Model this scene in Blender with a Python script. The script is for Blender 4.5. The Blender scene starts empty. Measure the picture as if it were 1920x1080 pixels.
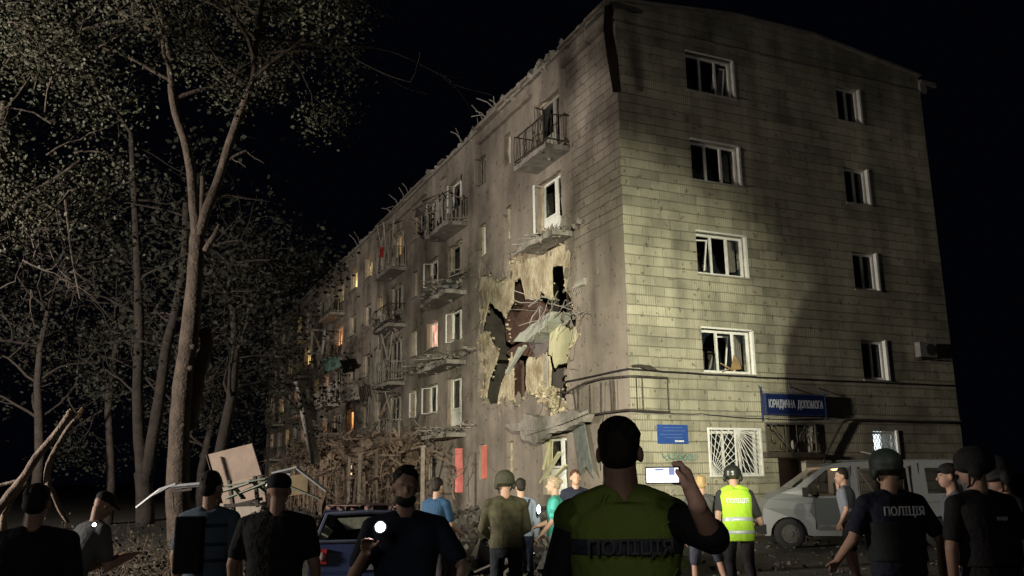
import bpy, bmesh, math, random
from mathutils import Vector, Matrix, noise
from mathutils.geometry import tessellate_polygon, delaunay_2d_cdt
random.seed(7)
S = bpy.context.scene
# ---------------------------------------------------------------- camera
CAM = Vector((-12.1611, -19.517, 1.62))
YAW, PIT, ROL, FPX = .4232, .2164, -.0116, 1621.26
_r = Vector((math.cos(YAW), -math.sin(YAW), 0)); _f = Vector((math.sin(YAW), math.cos(YAW), 0)); _u = Vector((0, 0, 1))
FW = _f*math.cos(PIT)+_u*math.sin(PIT); _U = -_f*math.sin(PIT)+_u*math.cos(PIT)
RT = _r*math.cos(ROL)+_U*math.sin(ROL); UP = -_r*math.sin(ROL)+_U*math.cos(ROL)
cd = bpy.data.cameras.new('camera'); cam = bpy.data.objects.new('camera', cd); S.collection.objects.link(cam)
cam.matrix_world = Matrix(((RT.x, UP.x, -FW.x, CAM.x), (RT.y, UP.y, -FW.y, CAM.y), (RT.z, UP.z, -FW.z, CAM.z), (0, 0, 0, 1)))
cd.sensor_width = 36; cd.lens = FPX/1920*36; cd.clip_end = 2000; cd.clip_start = .05
S.camera = cam
# ---------------------------------------------------------------- world, exposure
w = bpy.data.worlds.new("World"); S.world = w; w.use_nodes = True
bg = w.node_tree.nodes['Background']
bg.inputs[0].default_value = (.35, .45, 1, 1); bg.inputs[1].default_value = .0016
S.view_settings.view_transform = 'Standard'; S.view_settings.look = 'None'; S.view_settings.gamma = 1; S.view_settings.exposure = 0
# ---------------------------------------------------------------- lights
def light(kind, loc, target, power, col, size=.05, angle=90, blend=.5, name='floodlight_beam'):
    l = bpy.data.lights.new(name, kind); l.energy = power; l.color = col
    if kind == 'SPOT': l.spot_size = math.radians(angle); l.spot_blend = blend
    l.shadow_soft_size = size
    o = bpy.data.objects.new(name, l); S.collection.objects.link(o)
    o.location = loc; o.rotation_euler = (Vector(target)-Vector(loc)).to_track_quat('-Z', 'Y').to_euler()
    return o
LAMP = Vector((-15.0, -27.0, 4.2)); LAMP2 = Vector((-27.0, -6.0, 4.5))
light('SPOT', LAMP, (-.4, 1.4, 4.5), 56000, (1, .965, .72), .015, 26, 1.0)
light('SPOT', LAMP+Vector((.02, 0, 0)), (3, 3, 10.5), 900, (1, .90, .82), .015, 46, .8, 'floodlight_spill')
light('SPOT', LAMP2, (-1, 18, 8), 26000, (1, .90, .78), .7, 150, .5, 'floodlight_side')
light('SPOT', LAMP2, (0, 42, 8), 30000, (1, .88, .75), .2, 34, .9, 'added_far_beam')  # extra narrow spot added at the side lamp to brighten the far facade
light('POINT', (-17.5, -25.5, 5), (0, 0, 0), 220, (1, .93, .87), .4, name='added_fill')  # unseen fill lamp, added so the foreground backs can be made out
# ---------------------------------------------------------------- pixel helpers (photo pixel -> point in the place)
def ray(a, b): return FW+RT*((a-960)/FPX)-UP*((b-540)/FPX)
def dep(a, b, t): return CAM+ray(a, b)*t
def onx(a, b, X=0.): d = ray(a, b); return CAM+d*((X-CAM.x)/d.x)
def ony(a, b, Y=0.): d = ray(a, b); return CAM+d*((Y-CAM.y)/d.y)
def onz(a, b, Z=0.): d = ray(a, b); return CAM+d*((Z-CAM.z)/d.z)
def fy(a, b, X=0.): p = onx(a, b, X); return (p.y, p.z)
def gx(a, b, Y=0.): p = ony(a, b, Y); return (p.x, p.z)
def gr(px, t):      # ground position under image column px at camera depth t
    d = ray(px, 893); return Vector((CAM.x+d.x*t, CAM.y+d.y*t, 0))
# ---------------------------------------------------------------- materials
MATS = {}
def nodes(name):
    m = bpy.data.materials.new(name); m.use_nodes = True; nt = m.node_tree
    return m, nt, nt.nodes['Principled BSDF']
def mat(name, col, rough=.8, var=.25, scale=6., bump=.3, metal=0., col2=None, sc2=None, bd=.02, spec=.3):
    if name in MATS: return MATS[name]
    m, nt, b = nodes(name); N = nt.nodes; L = nt.links
    tc = N.new('ShaderNodeTexCoord'); n1 = N.new('ShaderNodeTexNoise'); n1.inputs['Scale'].default_value = scale
    n1.inputs['Detail'].default_value = 8; n1.inputs['Roughness'].default_value = .65
    L.new(tc.outputs['Object'], n1.inputs['Vector'])
    cr = N.new('ShaderNodeValToRGB'); cr.color_ramp.elements[0].position = .32; cr.color_ramp.elements[1].position = .68
    c2 = col2 or [c*(1+var) for c in col]; c1 = [c*(1-var) for c in col] if not col2 else col
    cr.color_ramp.elements[0].color = (*c1, 1); cr.color_ramp.elements[1].color = (*c2, 1)
    L.new(n1.outputs['Fac'], cr.inputs[0]); L.new(cr.outputs[0], b.inputs['Base Color'])
    b.inputs['Roughness'].default_value = rough; b.inputs['Metallic'].default_value = metal
    b.inputs['Specular IOR Level'].default_value = spec
    if bump:
        bp = N.new('ShaderNodeBump'); bp.inputs['Strength'].default_value = bump; bp.inputs['Distance'].default_value = bd
        n2 = N.new('ShaderNodeTexNoise'); n2.inputs['Scale'].default_value = sc2 or scale*3; n2.inputs['Detail'].default_value = 6
        L.new(tc.outputs['Object'], n2.inputs['Vector']); L.new(n2.outputs['Fac'], bp.inputs['Height']); L.new(bp.outputs[0], b.inputs['Normal'])
    MATS[name] = m; return m
def emit(name, col, st):
    if name in MATS: return MATS[name]
    m, nt, b = nodes(name); b.inputs['Base Color'].default_value = (*[c*.6 for c in col], 1)
    b.inputs['Emission Color'].default_value = (*col, 1)
    N = nt.nodes; L = nt.links
    tc = N.new('ShaderNodeTexCoord'); n = N.new('ShaderNodeTexNoise'); n.inputs['Scale'].default_value = 2.2; n.inputs['Detail'].default_value = 5
    mr = N.new('ShaderNodeMapRange'); mr.inputs[1].default_value = .3; mr.inputs[2].default_value = .7; mr.inputs[3].default_value = st*.45; mr.inputs[4].default_value = st*1.3
    L.new(tc.outputs['Object'], n.inputs['Vector']); L.new(n.outputs['Fac'], mr.inputs[0]); L.new(mr.outputs[0], b.inputs['Emission Strength'])
    MATS[name] = m; return m
def glass(name='window_glass', col=(.02, .025, .03), alpha=.45):
    if name in MATS: return MATS[name]
    m, nt, b = nodes(name); b.inputs['Base Color'].default_value = (*col, 1); b.inputs['Roughness'].default_value = .06
    b.inputs['Alpha'].default_value = alpha; b.inputs['Specular IOR Level'].default_value = .6
    MATS[name] = m; return m
def wall_mat(name, axis, base, base2, tiles_y=None, grey=None):
    """large ribbed wall tiles laid in courses, stained; axis = horizontal axis of the wall"""
    m, nt, b = nodes(name); N = nt.nodes; L = nt.links
    tc = N.new('ShaderNodeTexCoord'); sp = N.new('ShaderNodeSeparateXYZ'); cb = N.new('ShaderNodeCombineXYZ')
    L.new(tc.outputs['Object'], sp.inputs[0]); L.new(sp.outputs[axis], cb.inputs[0]); L.new(sp.outputs['Z'], cb.inputs[1])
    # slight unevenness of the courses
    nz = N.new('ShaderNodeTexNoise'); nz.inputs['Scale'].default_value = 1.6; nz.inputs['Detail'].default_value = 4; L.new(cb.outputs[0], nz.inputs['Vector'])
    ad = N.new('ShaderNodeMixRGB'); ad.blend_type = 'LINEAR_LIGHT'; ad.inputs[0].default_value = .06
    L.new(cb.outputs[0], ad.inputs[1]); L.new(nz.outputs['Color'], ad.inputs[2])
    br = N.new('ShaderNodeTexBrick'); br.inputs['Scale'].default_value = 1; br.inputs['Brick Width'].default_value = .62
    br.inputs['Row Height'].default_value = .28; br.inputs['Mortar Size'].default_value = .012; br.inputs['Mortar Smooth'].default_value = .3
    br.inputs['Color1'].default_value = (0, 0, 0, 1); br.inputs['Color2'].default_value = (1, 1, 1, 1); br.inputs['Mortar'].default_value = (.4, .4, .4, 1)
    L.new(ad.outputs[0], br.inputs['Vector'])
    sep = N.new('ShaderNodeSeparateColor'); L.new(br.outputs['Color'], sep.inputs[0])
    n1 = N.new('ShaderNodeTexNoise'); n1.inputs['Scale'].default_value = .45; n1.inputs['Detail'].default_value = 9; n1.inputs['Roughness'].default_value = .62
    L.new(cb.outputs[0], n1.inputs['Vector'])
    mp = N.new('ShaderNodeMapping'); mp.inputs['Scale'].default_value = (1.6, .22, 1); L.new(cb.outputs[0], mp.inputs[0])
    n3 = N.new('ShaderNodeTexNoise'); n3.inputs['Scale'].default_value = 1; n3.inputs['Detail'].default_value = 8; L.new(mp.outputs[0], n3.inputs['Vector'])
    def math_(op, a, bb=None, c=None):
        x = N.new('ShaderNodeMath'); x.operation = op
        for i, v in enumerate((a, bb, c)):
            if v is None: continue
            if isinstance(v, (int, float)): x.inputs[i].default_value = v
            else: L.new(v, x.inputs[i])
        return x.outputs[0]
    f = math_('ADD', math_('MULTIPLY', n1.outputs['Fac'], .75), math_('MULTIPLY', n3.outputs['Fac'], .55))
    if tiles_y:
        a = N.new('ShaderNodeMapRange'); a.inputs[1].default_value = tiles_y+.5; a.inputs[2].default_value = tiles_y-.1; L.new(math_('ADD', sp.outputs[axis], math_('MULTIPLY', n1.outputs['Fac'], 1.4)), a.inputs[0])
        c = N.new('ShaderNodeMapRange'); c.inputs[1].default_value = 8.6; c.inputs[2].default_value = 9.2; L.new(math_('ADD', sp.outputs['Z'], math_('MULTIPLY', n3.outputs['Fac'], 1.)), c.inputs[0])
        mask = math_('MULTIPLY', a.outputs[0], c.outputs[0])
        f = math_('ADD', f, math_('MULTIPLY', math_('MULTIPLY', sep.outputs[0], .07), mask))
    else:
        wn_ = N.new('ShaderNodeTexWhiteNoise'); wn_.noise_dimensions = '2D'; sc_ = N.new('ShaderNodeVectorMath'); sc_.operation = 'MULTIPLY'; sc_.inputs[1].default_value = (1/1.24, 1/.56, 1); fl_ = N.new('ShaderNodeVectorMath'); fl_.operation = 'FLOOR'
        L.new(cb.outputs[0], sc_.inputs[0]); L.new(sc_.outputs[0], fl_.inputs[0]); L.new(fl_.outputs[0], wn_.inputs[0])
        f = math_('ADD', math_('ADD', f, math_('MULTIPLY', sep.outputs[0], .12)), math_('MULTIPLY', math_('POWER', wn_.outputs[0], 3), .10))
    # the courses read stronger than the upright joints
    crs = math_('PINGPONG', math_('MULTIPLY', sp.outputs['Z'], 1/.28), .5); crs2 = N.new('ShaderNodeMapRange'); crs2.inputs[1].default_value = .05; crs2.inputs[2].default_value = .0; L.new(crs, crs2.inputs[0])
    cr = N.new('ShaderNodeValToRGB'); e = cr.color_ramp.elements; e[0].position = .48; e[1].position = 1.0
    e[0].color = (*base, 1); e[1].color = (*base2, 1); L.new(f, cr.inputs[0])
    mul = N.new('ShaderNodeMixRGB'); mul.blend_type = 'MULTIPLY'; L.new(cr.outputs[0], mul.inputs[1])
    mul.inputs[2].default_value = (.36, .34, .3, 1)
    # ribs
    wv = N.new('ShaderNodeTexWave'); wv.wave_type = 'BANDS'; wv.bands_direction = 'X'; wv.inputs['Scale'].default_value = 4.3
    wv.inputs['Distortion'].default_value = .35; wv.inputs['Detail'].default_value = 2; L.new(cb.outputs[0], wv.inputs['Vector'])
    ribmask = N.new('ShaderNodeMapRange'); ribmask.inputs[1].default_value = .45; ribmask.inputs[2].default_value = .62; L.new(n1.outputs['Fac'], ribmask.inputs[0])
    rib = math_('MULTIPLY', wv.outputs['Fac'], math_('ADD', math_('MULTIPLY', ribmask.outputs[0], .8), .2))
    if not tiles_y: mask = None
    if mask:
        L.new(math_('MULTIPLY', br.outputs['Fac'], math_('MULTIPLY', mask, .6)), mul.inputs[0])
    else: L.new(math_('MAXIMUM', math_('MULTIPLY', br.outputs['Fac'], .3), math_('MULTIPLY', crs2.outputs[0], math_('MULTIPLY', n3.outputs['Fac'], .6))), mul.inputs[0])
    L.new(mul.outputs[0], b.inputs['Base Color']); b.inputs['Roughness'].default_value = .85; b.inputs['Specular IOR Level'].default_value = .2
    n4 = N.new('ShaderNodeTexNoise'); n4.inputs['Scale'].default_value = 14; n4.inputs['Detail'].default_value = 8; L.new(cb.outputs[0], n4.inputs['Vector'])
    h = math_('ADD', math_('MULTIPLY', br.outputs['Fac'], -.6), math_('MULTIPLY', rib, .32)); h = math_('ADD', h, math_('MULTIPLY', crs2.outputs[0], -1.))
    h = math_('ADD', h, math_('MULTIPLY', sep.outputs[0], .2))
    if mask: h = math_('MULTIPLY', h, mask)
    h = math_('ADD', h, math_('MULTIPLY', n4.outputs['Fac'], .5)); h = math_('ADD', h, math_('MULTIPLY', n1.outputs['Fac'], 1.6))
    n5 = N.new('ShaderNodeTexNoise'); n5.inputs['Scale'].default_value = 4.5; n5.inputs['Detail'].default_value = 6; L.new(cb.outputs[0], n5.inputs['Vector'])
    pit = N.new('ShaderNodeMapRange'); pit.inputs[1].default_value = .64; pit.inputs[2].default_value = .67; L.new(n5.outputs['Fac'], pit.inputs[0])
    h = math_('ADD', h, math_('MULTIPLY', pit.outputs[0], -1.3))
    m3 = N.new('ShaderNodeMixRGB'); m3.blend_type = 'MULTIPLY'; m3.inputs[2].default_value = (.55, .5, .45, 1); L.new(math_('MULTIPLY', pit.outputs[0], .7), m3.inputs[0]); L.new(mul.outputs[0], m3.inputs[1]); L.new(m3.outputs[0], b.inputs['Base Color'])
    bp = N.new('ShaderNodeBump'); bp.inputs['Strength'].default_value = .75; bp.inputs['Distance'].default_value = .025
    L.new(h, bp.inputs['Height']); L.new(bp.outputs[0], b.inputs['Normal'])
    return m
M_GABLE = wall_mat('gable_tile', 'X', (.13, .125, .10), (.58, .55, .41))
M_FAC = wall_mat('facade_plaster', 'Y', (.155, .132, .112), (.43, .375, .315), tiles_y=3.4)
M_MASON = mat('broken_masonry', (.27, .20, .125), .9, col2=(.64, .58, .42), scale=1.9, bump=1., sc2=6, bd=.07)
M_CONC = mat('concrete', (.26, .24, .21), .9, .35, 2.5, .7, bd=.03)
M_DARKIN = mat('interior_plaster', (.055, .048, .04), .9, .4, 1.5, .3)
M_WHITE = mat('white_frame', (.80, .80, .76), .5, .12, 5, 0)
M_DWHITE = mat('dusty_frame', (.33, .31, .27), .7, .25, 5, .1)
M_IRON = mat('rusty_iron', (.05, .042, .036), .7, .4, 9, .3)
M_GIRON = mat('grey_steel', (.18, .17, .16), .45, .35, 5, .2, metal=.5)
M_MAROON = mat('maroon_shadowed', (.12, .07, .055), .8, .3, 2, .2)  # maroon pieces; the interior wall's shadow is put into the colour
M_YEL = mat('pale_wallpaper', (.55, .53, .34), .9, .12, 3, .3)
M_GREY = mat('grey_screed', (.17, .145, .14), .9, .2, 3, .3)
M_SLAB = mat('pale_screed', (.42, .44, .38), .9, .2, 3, .5)
M_BARK = mat('tree_bark', (.062, .048, .038), .95, .45, 4, 1., sc2=16, bd=.04)
M_TWIG = mat('dead_twigs_lit', (.07, .056, .047), .95, .4, 4, .5)  # bare twigs lightened, the lamplight on them put into the colour
M_BARK2 = mat('bark_dim', (.026, .021, .018), .95, .4, 4, 1., sc2=16, bd=.03)  # darker bark copy, dim light on the trees behind put into its colour
M_WOOD = mat('broken_wood', (.20, .15, .11), .85, .45, 6, .4)
M_LEAF = mat('leaf_dim', (.005, .006, .003), .8, col2=(.013, .014, .008), scale=1.2, bump=0)  # darker leaves, the gloom of the trees behind is in their colour
M_LEAFD = mat('leaf_dusty', (.012, .015, .008), .7, col2=(.075, .075, .045), scale=1.5, bump=0)
M_BLACK = mat('black_cloth', (.018, .017, .019), .85, .3, 7, .8)
M_NAVY = mat('navy_cloth', (.014, .017, .034), .85, .3, 7, .8)
M_SKIN = mat('skin', (.42, .26, .19), .55, .1, 8, .1, bd=.004)
M_HAIR = mat('dark_hair', (.015, .011, .009), .7, .4, 40, .5, bd=.006)
M_RUBBER = mat('rubber', (.02, .02, .02), .8, .2, 9, .2)
M_GRIT = mat('grit_rubble', (.08, .073, .063), .9, .5, 4, .6)
# ---------------------------------------------------------------- mesh building
class MB:
    def __init__(s): s.v = []; s.f = []; s.m = []
    def add(s, vs, fs, mi=0):
        k = len(s.v); s.v += [tuple(p) for p in vs]; s.f += [tuple(i+k for i in f) for f in fs]; s.m += [mi]*len(fs)
    def box(s, c, d, rot=None, mi=0, bev=0):
        c = Vector(c); hx, hy, hz = d[0]/2, d[1]/2, d[2]/2
        P = [Vector((x*hx, y*hy, z*hz)) for z in (-1, 1) for y in (-1, 1) for x in (-1, 1)]
        if rot is not None: P = [rot@p for p in P]
        s.add([c+p for p in P], [(0, 2, 3, 1), (4, 5, 7, 6), (0, 1, 5, 4), (2, 6, 7, 3), (0, 4, 6, 2), (1, 3, 7, 5)], mi)
    def bar(s, a, b, wd, th=None, mi=0):
        a = Vector(a); b = Vector(b); d = b-a
        if d.length < 1e-6: return
        s.box((a+b)/2, (wd, th or wd, d.length), d.to_track_quat('Z', 'Y').to_matrix(), mi)
    def tube(s, pts, rs, n=8, mi=0, caps=True):
        pts = [Vector(p) for p in pts]
        if isinstance(rs, (int, float)): rs = [rs]*len(pts)
        vs = []; ref = None
        for i, p in enumerate(pts):
            d = (pts[min(i+1, len(pts)-1)]-pts[max(i-1, 0)])
            if d.length < 1e-9: d = Vector((0, 0, 1))
            d.normalize()
            if ref is None: ref = Vector((1, 0, 0)) if abs(d.x) < .8 else Vector((0, 1, 0))
            x = (ref-d*ref.dot(d)).normalized(); ref = x; y = d.cross(x)
            for k in range(n): a = 2*math.pi*k/n; vs.append(p+(x*math.cos(a)+y*math.sin(a))*rs[i])
        fs = [(i*n+k, i*n+(k+1) % n, (i+1)*n+(k+1) % n, (i+1)*n+k) for i in range(len(pts)-1) for k in range(n)]
        if caps: fs += [tuple(range(n))[::-1], tuple((len(pts)-1)*n+k for k in range(n))]
        s.add(vs, fs, mi)
    def ell(s, c, r, rot=None, n=16, m=10, mi=0):
        c = Vector(c); vs = []
        for i in range(m+1):
            t = math.pi*i/m
            for k in range(n):
                a = 2*math.pi*k/n; p = Vector((r[0]*math.sin(t)*math.cos(a), r[1]*math.sin(t)*math.sin(a), r[2]*math.cos(t)))
                vs.append(c+(rot@p if rot is not None else p))
        fs = [(i*n+k, (i+1)*n+k, (i+1)*n+(k+1) % n, i*n+(k+1) % n) for i in range(m) for k in range(n)]
        s.add(vs, fs, mi)
    def prism(s, poly, ax, d0, d1, holes=(), mi=0, jit=0):
        """polygon (u,v) with holes, extruded along axis ax from d0 to d1"""
        def P(u, v, d): return (d, u, v) if ax == 'x' else ((u, d, v) if ax == 'y' else (u, v, d))
        loops = [list(poly)]+[list(h) for h in holes]
        flat = [p for l in loops for p in l]
        if len(holes) > 2:      # constrained triangulation, keep what lies in the outline and in no hole
            ed = []; k = 0
            for l in loops: ed += [(k+i, k+(i+1) % len(l)) for i in range(len(l))]; k += len(l)
            V_, E_, F_, a_, b_, c_ = delaunay_2d_cdt([Vector(p) for p in flat], ed, [], 0, 1e-5)
            def ins(x, y, l):
                r = False; j = len(l)-1
                for i in range(len(l)):
                    (xi, yi), (xj, yj) = l[i], l[j]
                    if (yi > y) != (yj > y) and x < (xj-xi)*(y-yi)/(yj-yi)+xi: r = not r
                    j = i
                return r
            bb = [(min(p[0] for p in l), max(p[0] for p in l), min(p[1] for p in l), max(p[1] for p in l)) for l in loops]
            tri = []
            for f in F_:
                x = sum(V_[i].x for i in f)/len(f); y = sum(V_[i].y for i in f)/len(f)
                if ins(x, y, loops[0]) and not any(b[0] < x < b[1] and b[2] < y < b[3] and ins(x, y, l) for b, l in zip(bb[1:], loops[1:])): tri.append(tuple(f))
            n = len(V_); ec = {}
            for f in tri:
                for i in range(len(f)): e = (f[i], f[(i+1) % len(f)]); ec[e] = 1
            fs = tri+[tuple(i+n for i in t[::-1]) for t in tri]+[(a, b, b+n, a+n) for (a, b) in ec if (b, a) not in ec]
            s.add([P(p.x, p.y, d0) for p in V_]+[P(p.x, p.y, d1) for p in V_], fs, mi); return
        tri = tessellate_polygon([[Vector((p[0], p[1], 0)) for p in l] for l in loops])
        n = len(flat); vs = [P(*p, d0) for p in flat]+[P(*p, d1) for p in flat]
        fs = [tuple(t) for t in tri]+[tuple(i+n for i in t[::-1]) for t in tri]
        k = 0
        for l in loops:
            for i in range(len(l)): j = (i+1) % len(l); fs.append((k+i, k+j, k+j+n, k+i+n))
            k += len(l)
        s.add(vs, fs, mi)
    def chunk(s, c, r, mi=0, sq=.7):
        c = Vector(c); q = Matrix.Rotation(random.uniform(0, 6.28), 3, Vector((random.random()-.5, random.random()-.5, random.random()-.5)).normalized())
        P = [q@Vector((x*r*random.uniform(.5, 1.1), y*r*random.uniform(.5, 1.1)*sq, z*r*random.uniform(.4, 1.)*sq)) for z in (-1, 1) for y in (-1, 1) for x in (-1, 1)]
        s.add([c+p for p in P], [(0, 2, 3, 1), (4, 5, 7, 6), (0, 1, 5, 4), (2, 6, 7, 3), (0, 4, 6, 2), (1, 3, 7, 5)], mi)
def obj(name, mb, mats, parent=None, smooth=False, fix=True):
    me = bpy.data.meshes.new(name); me.from_pydata(mb.v, [], mb.f)
    mats = mats if isinstance(mats, (list, tuple)) else [mats]
    for m in mats: me.materials.append(m)
    if len(mats) > 1: me.polygons.foreach_set('material_index', mb.m)
    if fix:
        bm = bmesh.new(); bm.from_mesh(me); bmesh.ops.recalc_face_normals(bm, faces=bm.faces); bm.to_mesh(me); bm.free()
    if smooth: me.shade_smooth()
    me.update()
    o = bpy.data.objects.new(name, me); S.collection.objects.link(o)
    if parent: o.parent = parent
    return o
def tag(o, label=None, cat=None, group=None, kind=None):
    if label: o['label'] = label
    if cat: o['category'] = cat
    if group: o['group'] = group
    if kind: o['kind'] = kind
    return o
def thing(name, label, cat, loc=(0, 0, 0), rz=0, group=None):
    o = bpy.data.objects.new(name, None); S.collection.objects.link(o); o.location = loc; o.rotation_euler = (0, 0, rz)
    o.empty_display_size = .3
    return tag(o, label, cat, group)
def localise(o):
    """o is parented to a moved Empty but meshed in world coordinates"""
    o.matrix_parent_inverse = o.parent_matrix_inv if hasattr(o, 'parent_matrix_inv') else Matrix.Translation(-o.parent.location)
    return o
def ragged(pts, step=.25, amp=.1, closed=True):
    out = []; n = len(pts)
    for i in range(n if closed else n-1):
        a = pts[i]; b = pts[(i+1) % n]; L = math.hypot(b[0]-a[0], b[1]-a[1]); k = max(1, int(L/step))
        for j in range(k):
            t = j/k; q = amp if j else amp*.4
            out.append((a[0]+(b[0]-a[0])*t+random.uniform(-q, q), a[1]+(b[1]-a[1])*t+random.uniform(-q, q)))
    if not closed: out.append(pts[-1])
    return out
def rect(a, b, c, d): return [(a, c), (b, c), (b, d), (a, d)]
def textmesh(txt, size, ext=.004, bold=.0):
    cu = bpy.data.curves.new('t', 'FONT'); cu.body = txt; cu.size = size; cu.extrude = ext; cu.offset = bold
    cu.align_x = 'CENTER'; cu.align_y = 'CENTER'
    o = bpy.data.objects.new('t', cu); S.collection.objects.link(o)
    bpy.context.view_layer.update(); dg = bpy.context.evaluated_depsgraph_get()
    me = bpy.data.meshes.new_from_object(o.evaluated_get(dg)); bpy.data.objects.remove(o); bpy.data.curves.remove(cu)
    return me
def lettering(name, txt, size, m, parent, loc, rot, wid=None, bold=0.):
    me = textmesh(txt, size, .003, bold); xs = [v.co.x for v in me.vertices]
    if wid and xs:
        k = wid/(max(xs)-min(xs))
        for v in me.vertices: v.co.x *= k
    me.materials.clear(); me.materials.append(m)
    o = bpy.data.objects.new(name, me); S.collection.objects.link(o); o.parent = parent; o.location = loc; o.rotation_euler = rot
    return o
# ================================================================ ground
def H(x, y): return noise.fractal(Vector((x*.35, y*.35, 3)), 1, 2, 4)*.05
g = MB(); xs = [-900, -300, -120, -70]+[-45+i*1.5 for i in range(50)]+[60, 120, 300, 900]; ys = [-300, -80, -45]+[-30+i*1.5 for i in range(70)]+[110, 200, 400, 900]
g.add([(x, y, H(x, y) if -45 < x < 30 and -30 < y < 75 else 0) for y in ys for x in xs],
      [(j*len(xs)+i, j*len(xs)+i+1, (j+1)*len(xs)+i+1, (j+1)*len(xs)+i) for j in range(len(ys)-1) for i in range(len(xs)-1)])
tag(obj('ground', g, mat('dusty_asphalt', (.035, .034, .032), .85, col2=(.10, .092, .08), scale=.9, bump=.8, sc2=9, bd=.03), smooth=True), kind='structure')

# ================================================================ the apartment building
B = thing('apartment_building', 'five storey apartment block with blasted facade and pale tiled end wall', 'building')
L_, DP = 62., 12.2
def wn(k): return 2.8*k
# ---- end wall (plane y = 0)
C1 = (2.40, 4.13); C2 = (8.30, 9.28)
gable_holes = [rect(C1[0], C1[1], 1.6+wn(k), 2.84+wn(k)) for k in range(5)]
gable_holes += [rect(C2[0], C2[1], 1.62+wn(k), 2.84+wn(k)) for k in range(1, 5)] + [rect(8.42, 9.36, 1.2, 2.88)]
gable_holes += [rect(4.75, 5.75, .12, 2.08)]
gable_holes += [rect(4.45, 6.12, 2.25, 3.02)]
mb = MB(); ne = [(.004, -.3), (12.2, -.3), (12.2, 14.75)]
top = ragged([(12.2, 15.05), (7.4, 15.62), (4.2, 15.6), (.004, 15.12)], .5, .02, False)
mb.prism(ne+top, 'y', 0, .42, gable_holes)
obj('end_wall', mb, M_GABLE, B)
mb = MB()   # attic band joint, shallow ledge
mb.box((6.1, -.012, 14.5), (12.2, .05, .05)); mb.box((6.1, -.02, 3.235), (12.2, .05, .035))
mb.prism([(0, 15.12), (4.2, 15.6), (7.4, 15.62), (12.2, 15.05), (12.2, 15.13), (7.4, 15.7), (4.2, 15.68), (0, 15.2)], 'y', -.12, .5)
obj('ledge', mb, M_CONC, B)
# ---- facade (plane x = 0)
crater_px = [(898, 545), (903, 518), (922, 512), (932, 528), (948, 520), (952, 490), (968, 476), (985, 462), (1000, 444), (1028, 440), (1052, 446), (1070, 470),
             (1072, 505), (1066, 540), (1076, 575), (1088, 600), (1084, 632), (1070, 655), (1066, 690), (1067, 735), (1063, 765), (1046, 782),
             (1030, 770), (1018, 758), (996, 742), (975, 752), (950, 762), (925, 757), (908, 764), (895, 735), (900, 690), (893, 640), (901, 600)]
crater = ragged([fy(*p) for p in crater_px], .22, .05)
yc0 = min(p[0] for p in crater); yc1 = max(p[0] for p in crater)
W = []          # facade openings: y0, y1, z0, z1, kind
def incr(y0, y1, z0, z1):
    return not (y1 < 2.6 or y0 > 10.6 or z1 < 4.0 or z0 > 9.6)
cols = [('A', 3.62, 5.3), ('n', 7.5, 8.05), ('n', 9.85, 10.6), ('B', 12.4, 14.05), ('w', 15.3, 16.8), ('w', 18.2, 19.0), ('B', 20.5, 22.8), ('w', 24.15, 25.2),
        ('w', 26.5, 28.0), ('w', 29.8, 31.4), ('B', 33.0, 35.4), ('w', 36.8, 38.2), ('w', 39.8, 41.2), ('B', 43.0, 45.4), ('w', 47.2, 48.8), ('w', 50.5, 52), ('B', 53.6, 56), ('w', 58, 59.5)]
LIT = {(15.3, 2): 'pink', (29.8, 4): 'warm', (26.5, 4): 'warm', (24.15, 3): 'warm', (36.8, 2): 'pink', (36.8, 1): 'orange', (47.2, 4): 'warm', (39.8, 2): 'warm', (43.0, 1): 'orange', (50.5, 1): 'warm', (47.2, 0): 'warm', (39.8, 0): 'warm', (33.0, 0): 'dim', (20.5, 0): 'dim', (58, 1): 'warm', (20.5, 4): 'dim', (33.0, 3): 'orange', (33.0, 4): 'dim', (29.8, 1): 'orange', (43.0, 3): 'warm', (47.2, 2): 'orange', (29.8, 0): 'warm', (50.5, 3): 'warm', (24.15, 0): 'warm', (53.6, 2): 'warm'}  # several lit rooms added to make the far facade more readable
for t, a, b in cols:
    for k in range(5):
        z0, z1 = (1.58, 2.82)
        if t in 'AB': z0 = .75 if k else 1.1
        z0 += wn(k); z1 += wn(k); z0 = z0 if not (k == 0 and t in 'AB') else 1.1
        if t == 'A' and k in (1, 2): continue
        if t == 'n' and k in (1, 2): continue
        if t == 'B' and k and a < 13: z0 = 1.5+wn(k) if k > 1 else z0
        if a == 12.4 and k == 0: a2, b2 = 12.3, 13.45
        else: a2, b2 = a, b
        W.append((a2, b2, z0, z1, t, k, LIT.get((a, k))))
def jag(a, b, c, d, am=.03): return ragged(rect(a, b, c, d), .3, am)
holes = [jag(w_[0], w_[1], w_[2], w_[3], .05 if w_[0] < 22 else .02) for w_ in W]
roofl = ragged([(L_, 15.2), (17, 15.3), (0.004, 15.12)], .7, .13, False)
mb = MB(); mb.prism([(.004, -.3), (L_, -.3)]+roofl, 'x', 0, .14, [crater]+holes); obj('facade', mb, M_FAC, B)
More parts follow.
